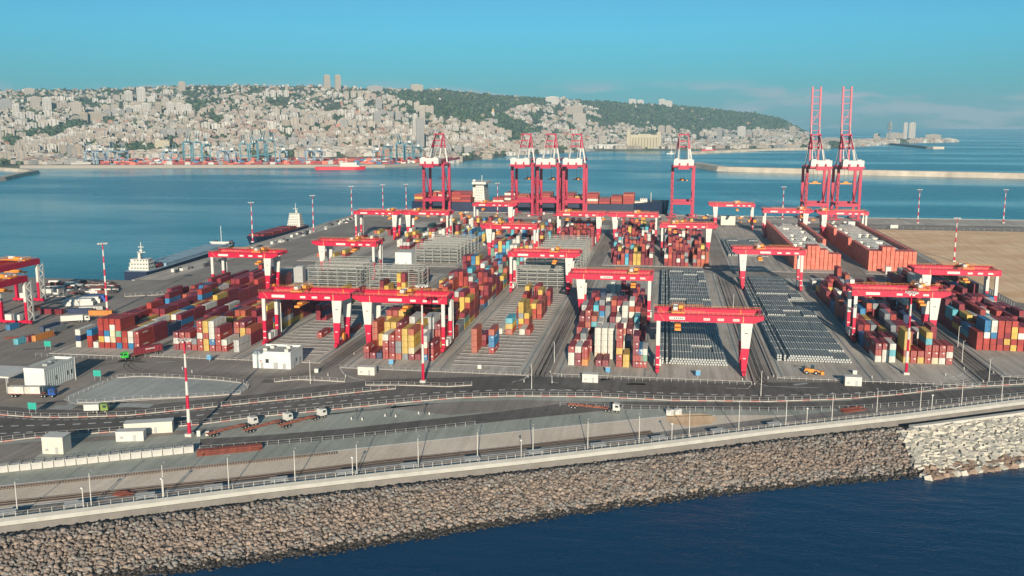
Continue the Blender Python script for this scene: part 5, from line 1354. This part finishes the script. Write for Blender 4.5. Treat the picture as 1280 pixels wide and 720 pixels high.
# ---- fences
def fence(name, label, pl, h, post_m, rail_m, step=3.0, kerb=None, world_=False, z=.05, rails=(.5, 1.0), pw=.09, cat='fence'):
    pts = [Vector(p) for p in (pl if world_ else [at(x, y) for x, y in pl])]; q = poly_resample(pts, step)
    t = thing(name, label, cat, (q[0].x, q[0].y, z)); o = q[0]; pm = MB(); pm.box(-pw * .7, pw * .7, -pw * .7, pw * .7, 0, h); pme = pm.mesh('fence_post', [post_m]); ex = MB()
    for i, p in enumerate(q):
        if i < 290: link('fence_post', pme, t, (p.x - o.x, p.y - o.y, 0))
        else: ex.cbox(p.x - o.x, p.y - o.y, 0, 2 * pw, 2 * pw, h)
    if ex.v: kind(ex.build('fence_posts', post_m, t), 'stuff')
    r = MB()
    for a_, c_ in zip(q[:-1], q[1:]):
        for fr in rails: r.beam((a_.x - o.x, a_.y - o.y, h * fr - .04), (c_.x - o.x, c_.y - o.y, h * fr - .04), .045, .05)
    r.build('rail', rail_m, t)
    if kerb:
        kb = MB()
        for i, (a_, c_) in enumerate(zip(q[:-1], q[1:])): kb.beam((a_.x - o.x, a_.y - o.y, .2), (c_.x - o.x, c_.y - o.y, .2), .32, .34, mi=(1 if i % 3 == 0 else 0) if kerb == 2 else 0)
        kb.build('kerb_blocks', [M['yline'], M['pinkk']] if kerb == 2 else [M['yline']], t)
    return t
WH = M['fgrey']
fence('road_fence', 'upper white fence on pink and white kerb along the front road, left part', [(0, 519), (40, 522), (80, 522.5), (160, 520), (240, 512), (320, 503.5), (380, 498), (432, 492.5), (470, 488.5), (500, 486)], 1.7, WH, WH, 3.2, 2)
fence('road_fence', 'lower white fence on pale kerb running the whole length of the front road', [(-40, 557)] + [(x, y + 1) for x, y in FS[1:-1]] + [(1340, 476)], 1.8, WH, WH, 3.2, 2)
fence('road_fence', 'short white fence below the cream hut on the front road', [(457, 482), (500, 482), (560, 484), (592, 482)], 1.6, WH, WH, 3.2, 1)
fence('road_fence', 'short white fence at the corner right of the substation', [(343, 478), (370, 475), (400, 476), (433, 478)], 1.6, WH, WH, 3.2, 1)
fence('road_fence', 'second low fence between front road and quay strip, right part', [(700, 508), (800, 512), (860, 513.5), (960, 514.5), (1060, 512.5), (1185, 504), (1280, 495.5), (1340, 491)], 1.6, M['grey'], M['grey'], 3.2)
fence('road_fence', 'grey fence behind the lower asphalt lane, left part', [(250, 563), (320, 558), (420, 550), (520, 540), (600, 531)], 1.5, M['grey'], M['grey'], 3.4)
fence('island_fence', 'white fence ringing the teardrop traffic island', [(86, 501)] + ISL[3:11] + [(170, 499.5), (125, 503.5), (90, 504.5)], 1.5, WH, WH, 3.2, 1)
fence('parapet_railing', 'white post railing standing on the sea wall parapet', [(p.x, p.y) for p in offs([q for q in wl_ if q.x > -215 and q.x < 300], -.45)], 1.3, M['white'], M['fgrey'], 2.8, None, True, 1.85, (1.0,), .07, 'railing')
fence('yard_fence', 'wire fence along the left side of the sand field', [(193, 560), (193, 960)], 2.4, M['grey'], M['grey'], 4.0, None, True)
fence('yard_fence', 'wire fence along the far side of the sand field', [(196, 960), (760, 950)], 2.4, M['grey'], M['grey'], 6.0, None, True)
for nm, (a_, c_, y) in zip(('far left', 'substation', 'left centre', 'central', 'right pipe', 'far right'), ((-269, -227, 370), (-221, -170, 376), (-131, -54, 371), (-43, 36, 371), (46, 124, 381), (135, 185, 397))):
    fence('block_fence', 'low mesh fence across the front of the %s block' % nm, [(a_, y), (c_, y)], 1.5, M['grey'], M['grey'], 2.8, None, True)
fence('quay_fence', 'white wall fence between the left quay and the yard', [at(60, 371), at(127, 370.5)], 2.2, WH, WH, 3.0, 1, True)
fence('quay_fence', 'curved white fence behind the maroon containers on the quay side', [at(156, 371), at(200, 369), at(235, 363), at(262, 352)], 2.0, WH, WH, 3.0, 1, True)
# lane guard walls beside blocks
gw = MB()
for x, y0, y1 in ((BX['d'] - 4, 395, 640), (BX['e'] + SPAN + 3.5, 372, 640), (BX['f'] - 3.6, 378, 640), (BX['g'] + SPAN + 3.4, 372, 640), (BX['h'] - 3.4, 385, 640), (BX['i'] + SPAN + 3.2, 390, 640), (BX['j'] - 3.4, 405, 640), (BX['b'] - 4, 385, 560), (BX['a'] + SPAN + 4, 380, 560)):
    gw.box(x - .2, x + .2, y0, y1, 0, .75)
kind(gw.build('lane_guard', M['yline']), 'structure')
# lane side lamp posts
for i, (x, y, lb) in enumerate(((BX['f'] - 3.6, 392, 'left of the white stacks'), (BX['i'] + SPAN + 4, 421, 'right of the right yellow stacks'), (BX['j'] - 4, 452, 'left of the far right block'), (BX['d'] - 5, 440, 'beside the left centre gantry'), (BX['g'] + SPAN + 5, 520, 'in the lane right of the pipes'))):
    dup(lp, (x, y, .05), R(180), 'thin lamp post ' + lb, 'lamp posts along the yard road')

# ---- railway
def railway(label, pl, sleepers):
    q = poly_resample([Vector(at(x, y)) for x, y in pl], .75); t = thing('railway_track', label, 'railway', (0, 0, .05)); 
    for sgn in (-1, 1):
        b = MB(); o = offs(q[::8], sgn * .75)
        for a_, c_ in zip(o[:-1], o[1:]): b.beam((a_.x, a_.y, .28), (c_.x, c_.y, .28), .14, .18)
        b.build('rail', M['rail'], t)
    if sleepers:
        ms = MB(); ms.box(-1.25, 1.25, -.14, .14, 0, .18); me = ms.mesh('sleeper', [M['tie']]); ex = MB()
        nn = q[::-1]; 
        for i in range(0, len(q) - 1):
            d = (q[i + 1] - q[i]); rz = math.atan2(d.y, d.x) + math.pi / 2
            if i < 290: link('sleeper', me, t, (q[i].x, q[i].y, .0), rz)
            else: ex.cbox(q[i].x, q[i].y, 0, 2.5, .28, .18, 0, rz)
        if ex.v: kind(ex.build('sleepers', M['tie'], t), 'stuff')
    else:
        b = MB(); o1, o2 = offs(q[::8], -1.6), offs(q[::8], 1.6)
        for k in range(len(o1) - 1): b.add([(o1[k].x, o1[k].y, .02), (o2[k].x, o2[k].y, .02), (o2[k + 1].x, o2[k + 1].y, .02), (o1[k + 1].x, o1[k + 1].y, .02)], [(0, 3, 2, 1), (0, 1, 2, 3)][1:])
        b.build('track_bed', mat('dark groove', (.12, .10, .085), .9, var=.2), t)
railway('railway track with exposed sleepers behind the street lamps', [(-60, 618), (0, 611), (160, 594), (320, 577), (424, 566)], True)
railway('embedded railway track nearer the sea wall', [(-60, 637), (0, 630), (160, 613.5), (320, 597), (480, 577.5), (640, 560.5), (730, 550), (820, 540)], False)
dashes('lane_marking', [(x, y) for x, y in L1[1:8]], 3, .01, .5, .06, M['line'])
dashes('lane_marking', [(0, 636), (160, 619), (320, 602), (480, 583), (640, 566), (820, 546)], 3, .01, .45, .06, M['line'])

# ---- row of pale precast tanks by the railway
pmb = MB(); pmb.box(-1.42, 1.42, -1.1, 1.1, .1, 2.1); pmb.box(-1.42, -1.2, -1.1, 1.1, 2.1, 2.35); pmb.box(1.2, 1.42, -1.1, 1.1, 2.1, 2.35); pme = pmb.mesh('precast_unit', [M['conc']])
A_, B_ = Vector(at(4, 590)), Vector(at(236, 565.5)); n_ = 18
for i in range(n_):
    p = A_.lerp(B_, i / (n_ - 1)); d = B_ - A_
    tag(link('precast_unit', pme, None, (p.x, p.y, .06), math.atan2(d.y, d.x)), 'pale square precast concrete unit beside the railway, %s from the left' % ((ORC + ['thirteenth', 'fourteenth', 'fifteenth', 'sixteenth', 'seventeenth', 'eighteenth'])[i]), 'concrete unit', 'row of precast units by the railway')
fence('dark_fence', 'dark railing just behind the row of precast concrete units', [at(-10, 586), at(120, 572), at(250, 558)], 1.9, M['dfence'], M['dfence'], 2.8, None, True)
# beams pile
t = thing('beam_pile', 'stack of long rusty red steel beams lying by the lower lane', 'steel beams', (*at(247, 571), .07), math.atan2(B_.y - A_.y, B_.x - A_.x) - .02)
bm = MB(); bm.box(0, 19, -.17, .17, 0, .08); bm.box(0, 19, -.04, .04, .08, .42); bm.box(0, 19, -.17, .17, .42, .5); me = bm.mesh('beam', [M['rust']])
for l in range(3):
    for k in range(7 - l): link('beam', me, t, (random.uniform(-.4, .4), k * .5 + l * .22, l * .52))
for i, (x, y, L_, lb) in enumerate(((*at(1050, 516), 10, 'pile of dark rusty beams beside the right fence'), (*at(140, 621), 5, 'small rusty red pile between the tracks at left'), (*at(4, 424), 22, 'heap of rusty red frames at the left edge'))):
    t = thing('scrap_pile', lb, 'scrap pile', (x, y, .07), R(28))
    for k in range(12):
        b = MB(); a0 = random.uniform(-.3, .3); yy = random.uniform(-1.6, 1.6); b.beam((random.uniform(0, 2), yy, .15 + k * .06), (L_ + random.uniform(-2, 1), yy + a0 * 3, .15 + k * .06), .28, .22); b.build('beam', M['rust'], t)

# ---- vehicles
def wheel(parent, x, y, r=.5, w_=.6):
    b = MB(); b.cyl((x, y - w_ / 2, r), (x, y + w_ / 2, r), r, n=12); b.cyl((x, y - w_ / 2 - .02, r), (x, y + w_ / 2 + .02, r), r * .5, n=8, mi=1); return b.build('wheel', [M['black'], M['grey']], parent)
def truck(label, X, Y, rz, cabm, kindt, cargo=None, L_=13.5, cargom=None):
    t = thing('truck', label, 'truck', (X, Y, .07), rz); cx = L_
    b = MB(); b.box(cx - .2, cx + 5.6, -.5, .5, .75, 1.05, 1)
    b.build('tractor_frame', [M['dgrey'], M['dgrey']], t)
    b = MB(); pts = [(cx + 3.1, .95), (cx + 5.6, .95), (cx + 5.6, 1.9), (cx + 5.35, 3.15), (cx + 3.1, 3.3)]
    vs = [(x, -1.22, z) for x, z in pts] + [(x, 1.22, z) for x, z in pts]
    b.add(vs, [tuple(range(5)), tuple(range(5, 10))[::-1]] + [(i, 5 + i, 5 + (i + 1) % 5, (i + 1) % 5) for i in range(5)]); cb = b.build('cab', cabm, t)
    b = MB(); b.add([(cx + 5.62, -1.05, 1.95), (cx + 5.62, 1.05, 1.95), (cx + 5.40, 1.05, 2.95), (cx + 5.40, -1.05, 2.95)], [(0, 1, 2, 3)]); 
    for s in (-1, 1): b.box(cx + 3.9, cx + 5.1, s * 1.235 - .01, s * 1.235 + .01, 2.0, 2.8)
    b.build('windscreen', M['glass'], cb)
    for s in (-1, 1): b = MB(); b.box(cx + 5.61, cx + 5.66, s * .85 - .2, s * .85 + .2, 1.15, 1.4); b.build('headlight', M['white'], cb)
    for x in (cx + .6, cx + 1.8, cx + 4.6):
        for s in (-1, 1): wheel(t, x, s * .9)
    if kindt:
        b = MB()
        for s in (-1, 1): b.box(0, L_ + 1.2, s * .55 - .12, s * .55 + .12, 1.1, 1.45)
        for x in (0, 3, 6, 9, 12): b.box(x, x + .3, -1.2, 1.2, 1.2, 1.42)
        b.box(L_ - .6, L_ + 1, -1.2, 1.2, 1.2, 1.42); b.build('trailer_frame', M['trail'], t)
        for x in (1.6, 2.9, 4.2)[:2 if kindt == 1 else 3]:
            for s in (-1, 1): wheel(t, x, s * .9)
    return t
rT = math.atan2(*(np.array(at(322, 532)) - np.array(at(257, 548)))[::-1])
for i, (px, py, lb) in enumerate(((259, 547.5, 'left one of the three'), (305, 542.5, 'middle one of the three'), (350, 536.5, 'right one of the three'))):
    X, Y = at(px, py); truck('white tractor with long empty orange container trailer, ' + lb, X, Y, rT + R(3), M['white'], 1, L_=12.8)
X, Y = at(710, 509.5); truck('white tractor with empty dark orange trailer alone on the grey green strip', X, Y, R(-10), M['white'], 1, L_=13.5)
X, Y = at(201, 442); truck('green tractor with a red container driving between the left blocks', X - .5, Y + 2, R(-122), M['green'], 1, L_=13)
X_, Y_ = X - .5, Y + 2
o = link('container', container_mesh('maroon', CL, 1), None, (X_ + .35 * math.cos(R(-122)), Y_ + .35 * math.sin(R(-122)), 1.55), R(-122) - math.pi / 2); link('door', door_mesh('maroon'), o)
tag(o, 'red container riding on the trailer behind the green tractor', 'container', 'containers on trucks and ground')
X, Y = at(12, 496); truck('blue tractor with two white boxes parked near the gate building', X, Y, R(8), M['blue'], 1, L_=12)
for k, (dx, lb) in enumerate(((.2, 'left'), (6.3, 'right'))):
    o = link('container', container_mesh('white', 5.9, 0), None, (X + dx * math.cos(R(8)) + 5.9 * math.cos(R(8)), Y + dx * math.sin(R(8)) + 5.9 * math.sin(R(8)), 1.55), R(98)); tag(o, 'short white container on the blue tractor trailer, %s of two' % lb, 'container', 'containers on trucks and ground')
X, Y = at(112, 516); t = truck('small white box truck with olive green cab by the traffic island', X, Y, R(15), M['olive'], 0, L_=1)
b = MB(); b.box(-1.5, 3.6, -1.25, 1.25, 1.06, 3.2); b.build('box_body', M['white'], t)
X, Y = at(98, 404); t = truck('white box truck on the lane left of the maroon containers', X - 6, Y, R(28), M['white'], 0, L_=5)
b = MB(); b.box(-3, 7.4, -1.25, 1.25, 1.06, 3.8); b.build('box_body', M['white'], t)
# loader
X, Y = at(1006, 467); t = thing('wheel_loader', 'yellow wheel loader parked before the right pipe rows', 'loader', (X, Y, .07), R(-8))
b = MB(); b.box(0, 3.4, -1.1, 1.1, .9, 2.3); b.box(-.3, .4, -1, 1, .8, 1.6); b.build('body', M['orange'], t)
b = MB(); b.box(2.2, 3.6, -.8, .8, 2.31, 3.6); b.build('cab', M['glass'], t)
b = MB(); b.beam((3.4, -.6, 1.6), (6.4, -.6, 1.0), .3); b.beam((3.4, .6, 1.6), (6.4, .6, 1.0), .3); b.box(6.2, 7.4, -1.5, 1.5, .2, 1.5); b.build('bucket', M['orange'], t)
for x in (.7, 4.3):
    for s in (-1, 1): wheel(t, x, s * 1.2, .8, .6)
# teal direction signs
for px, py, lb in ((64, 462, 'beyond the gate building'), (41, 518, 'at the front road, left'), (60, 438, 'beside the left junction'), (122, 476, 'at the tip of the traffic island')):
    X, Y = at(px, py); t = thing('road_sign', 'green road sign on two posts ' + lb, 'sign', (X, Y, .05))
    b = MB(); b.box(-1.6, 1.6, -.05, .05, 1.8, 4.2); b.build('sign_board', M['teals'], t)
    for s in (-1, 1): b = MB(); b.box(s * 1.2 - .07, s * 1.2 + .07, .06, .2, 0, 4.1); b.build('post', M['grey'], t)
# cars parked along the wall service road (seen as low shapes)
def car(lb, X, Y, rz, m):
    t = thing('parked_car', lb, 'car', (X, Y, .07), rz, 'cars parked behind the sea wall')
    b = MB(); b.box(-2.2, 2.2, -.9, .9, .35, .95); body = b.build('body', m, t)
    b = MB(); pts = [(-1.5, .95), (1.0, .95), (.5, 1.45), (-1.2, 1.45)]; vs = [(x, -.8, z) for x, z in pts] + [(x, .8, z) for x, z in pts]; b.add(vs, [tuple(range(4)), tuple(range(4, 8))[::-1]] + [(i, 4 + i, 4 + (i + 1) % 4, (i + 1) % 4) for i in range(4)]); b.build('window', M['glass'], t)
    for x in (-1.4, 1.4):
        for s in (-1, 1): wheel(t, x, s * .8, .34, .2)
wq2 = poly_resample(offs(wl_, -3.0), .5)
solar = mat('solar panel', (.03, .045, .075), .15, var=.1, spec=.8)
for i, px in enumerate((8, 92, 182, 268, 350, 432, 512, 591, 670, 748, 824, 898, 968)):
    j = min(range(len(wq2) - 1), key=lambda k: abs(proj(wq2[k].x, wq2[k].y, 0)[0] - px)); p = wq2[j]; d = wq2[j + 1] - p
    t = thing('wave_shelter', 'low grey framed bench shelter behind the parapet, %s from the left' % ((ORC + ['thirteenth'])[i]), 'shelter', (p.x, p.y, .05), math.atan2(d.y, d.x), 'shelters behind the parapet')
    b = MB(); b.add([(-2.4, -1, 2.0), (2.4, -1, 2.0), (2.4, 1.2, 2.5), (-2.4, 1.2, 2.5), (-2.4, -1, 1.9), (2.4, -1, 1.9), (2.4, 1.2, 2.4), (-2.4, 1.2, 2.4)], [(0, 1, 2, 3), (7, 6, 5, 4), (4, 5, 1, 0), (5, 6, 2, 1), (6, 7, 3, 2), (7, 4, 0, 3)]); b.build('roof', M['grey'], t)
    for x in (-2.2, 2.2): b = MB(); b.box(x - .06, x + .06, -.06, .06, 0, 2.1); b.build('post', M['grey'], t)
# clutter on the left apron: containers, vans and covered cargo
loose = [(20, 431, 'turquoise', 55, 'in front of the red left gantries'), (33, 428, 'maroon', 55, 'beside the turquoise one by the left gantries'), (42, 427, 'orange', 55, 'right of the turquoise one by the left gantries'), (60, 418, 'grey', 55, 'behind the orange one at left'), (52, 415, 'navy', 55, 'behind the orange one at left'),
         (10, 413, 'blue', 55, 'at the foot of the left gantries'), (52, 392, 'maroon', 88, 'lying across the apron left of the mast'), (38, 390, 'brick', 60, 'left of the crosswise one on the apron'), (112, 394, 'orange', 80, 'beside the mast on the apron'), (86, 392, 'navy', 75, 'under the white covers on the apron'), (100, 389, 'pale grey', 75, 'just left of the tall mast'), (390, 424, 'brick', 55, 'x')]
for px, py, c, a_, lb in loose:
    if lb == 'x': continue
    X, Y = at(px, py); o = link('container', container_mesh(c, 6.06 if px < 40 else CL, 0), None, (X, Y, .07), R(-a_ if a_ > 60 else -4)); tag(o, '%s container on the ground %s' % (c, lb), 'container', 'containers on trucks and ground'); link('door', door_mesh(c), o)
for px, py, L_, lb in ((78, 383, 16, 'left'), (92, 380, 14, 'middle'), (104, 378, 12, 'right')):
    X, Y = at(px, py); b = MB(); b.prism([(0, 0), (L_, 0), (L_, 7), (0, 7)], 0, 2.2); b.prism([(1, 1), (L_ - 1, 1), (L_ - 1, 6), (1, 6)], 2.2, 3.4)
    tag(b.build('covered_cargo', M['white'] if lb != 'right' else M['blue'], None, (X, Y, .06), R(20)), '%s heap of sheeted cargo left of the tall mast on the apron' % lb, 'cargo')
# small fittings in front of the blocks
for px, py, m_, lb in ((489, 458, 'blue', 'in front of the left centre container block'), (760, 468, 'blue', 'right of the small white hut'), (872, 472, 'blue', 'in front of the central pipe rows'), (262, 452, 'hatch', 'left of the substation')):
    X, Y = at(px, py); t = thing('kiosk', 'small blue control kiosk on a post ' + lb, 'kiosk', (X, Y, .06), random.uniform(-.3, .3))
    b = MB(); b.box(-.9, .9, -.6, .6, 1.0, 2.9); b.build('cabinet', mat('kiosk blue', (.12, .32, .50), .5), t)
    b = MB(); b.box(-.12, .12, -.12, .12, 0, .99); b.build('post', M['grey'], t)
    b = MB(); b.box(-1.0, 1.0, -.8, .7, 2.91, 3.02); b.build('roof', M['white'], t)
for px, py, lb in ((446, 525, 'left'), (488, 521, 'middle'), (530, 518, 'right')):
    X, Y = at(px, py); t = thing('camera_stand', 'dark camera stand with two white bollards on the grey green slab, %s one of three' % lb, 'camera stand', (X, Y, .06))
    b = MB(); b.cyl((0, 0, 0), (0, 0, 3.4), .12, n=6); b.box(-.4, .4, -.25, .25, 3.4, 3.9); b.build('pole', M['dgrey'], t)
    for x in (-1.9, 1.9): b = MB(); b.cyl((x, 0, 0), (x, 0, .9), .28, .2, n=8); b.build('bollard', M['white'], t)
X, Y = at(246, 546)
for k, (dx, s_) in enumerate(((0, 1.9), (2.4, 1.4))):
    b = MB(); b.box(0, 1.1, 0, .8, 0, s_); tag(b.build('electrical_cabinet', M['white'], None, (X + dx, Y + dx * .5, .06), .4), 'white electrical cabinet right of the thick red and white mast, %s one' % ('taller' if k == 0 else 'shorter'), 'cabinet')
for i, (px, py, lb) in enumerate(((597, 461, 'in front of the striped slab'), (393, 466, 'right of the substation'), (1066, 468, 'behind the hut at the right pipe rows'))):
    X, Y = at(px, py); b = MB(); b.box(0, 1.6, 0, 1.2, 0, 1.5); b.box(-.08, 1.68, -.08, 1.28, 1.502, 1.6); tag(b.build('switch_box', M['white'], None, (X, Y, .06)), 'white switch box ' + lb, 'switch box')
cn = MB(); cn.cyl((0, 0, 0), (0, 0, .8), .3, .05, n=8); cm_ = cn.mesh('traffic_cone', [M['orange']])
kr = random.Random(8)
bollm = MB(); bollm.cyl((0, 0, 0), (0, 0, 1.1), .16, n=8); bm_ = bollm.mesh('bollard', [M['white']])
for k, (px, py) in enumerate(((655, 478), (660, 472), (690, 479), (702, 471), (928, 476), (960, 474), (1090, 473), (1182, 470), (1205, 462), (432, 472), (455, 466), (410, 470), (228, 462), (240, 466))):
    X, Y = at(px, py); tag(link('bollard', bm_, None, (X, Y, .06)), 'white steel bollard at a lane corner in front of the container blocks', 'bollard', 'white bollards at the lane corners')
# timber bundles and scrap along the south-west quay edge
cc_ = random.Random(3); b = MB(); 
for k in range(120):
    px = cc_.uniform(58, 145); py = cc_.uniform(354, 368); X, Y = at(px, py); b.cbox(X, Y, .06, cc_.uniform(3, 9), cc_.uniform(1, 3), cc_.uniform(.6, 2.6), cc_.choice((0, 0, 1, 2)), cc_.uniform(-.4, .4))
kind(tag(b.build('quay_clutter', [M['dgrey'], M['rust'], M['white']]), 'dark heaps of scrap and gear along the left quay edge', 'clutter'), 'stuff')
b = MB()
for k in range(60):
    X, Y = cc_.uniform(-330, -318), cc_.uniform(600, 1000); b.cbox(X, Y, .06, cc_.uniform(1, 4), cc_.uniform(2, 6), cc_.uniform(.8, 2.4), cc_.choice((0, 0, 1)), cc_.uniform(-.4, .4))
for k in range(70):
    X, Y = cc_.uniform(-300, 190), cc_.uniform(1000, 1060); b.cbox(X, Y, .06, cc_.uniform(1, 5), cc_.uniform(2, 6), cc_.uniform(.8, 3), cc_.choice((0, 1, 2)), cc_.uniform(-.4, .4))
kind(tag(b.build('quay_gear', [M['dgrey'], M['white'], M['orange']]), 'small vehicles and gear scattered on the quay apron', 'clutter'), 'stuff')
# ------------------------------------------------------------------ air
hz = MB(); hz.box(-18500, 18500, -18500, 18500, SEA - 2, 385)
hm = bpy.data.materials.new('haze'); hm.use_nodes = True; t = hm.node_tree; t.nodes.clear(); vo = t.nodes.new('ShaderNodeVolumePrincipled'); ou = t.nodes.new('ShaderNodeOutputMaterial')
vo.inputs['Density'].default_value = .000066; vo.inputs['Color'].default_value = (.42, .74, .92, 1); vo.inputs['Anisotropy'].default_value = .0
t.links.new(vo.outputs[0], ou.inputs['Volume'])
kind(hz.build('haze', hm), 'stuff')
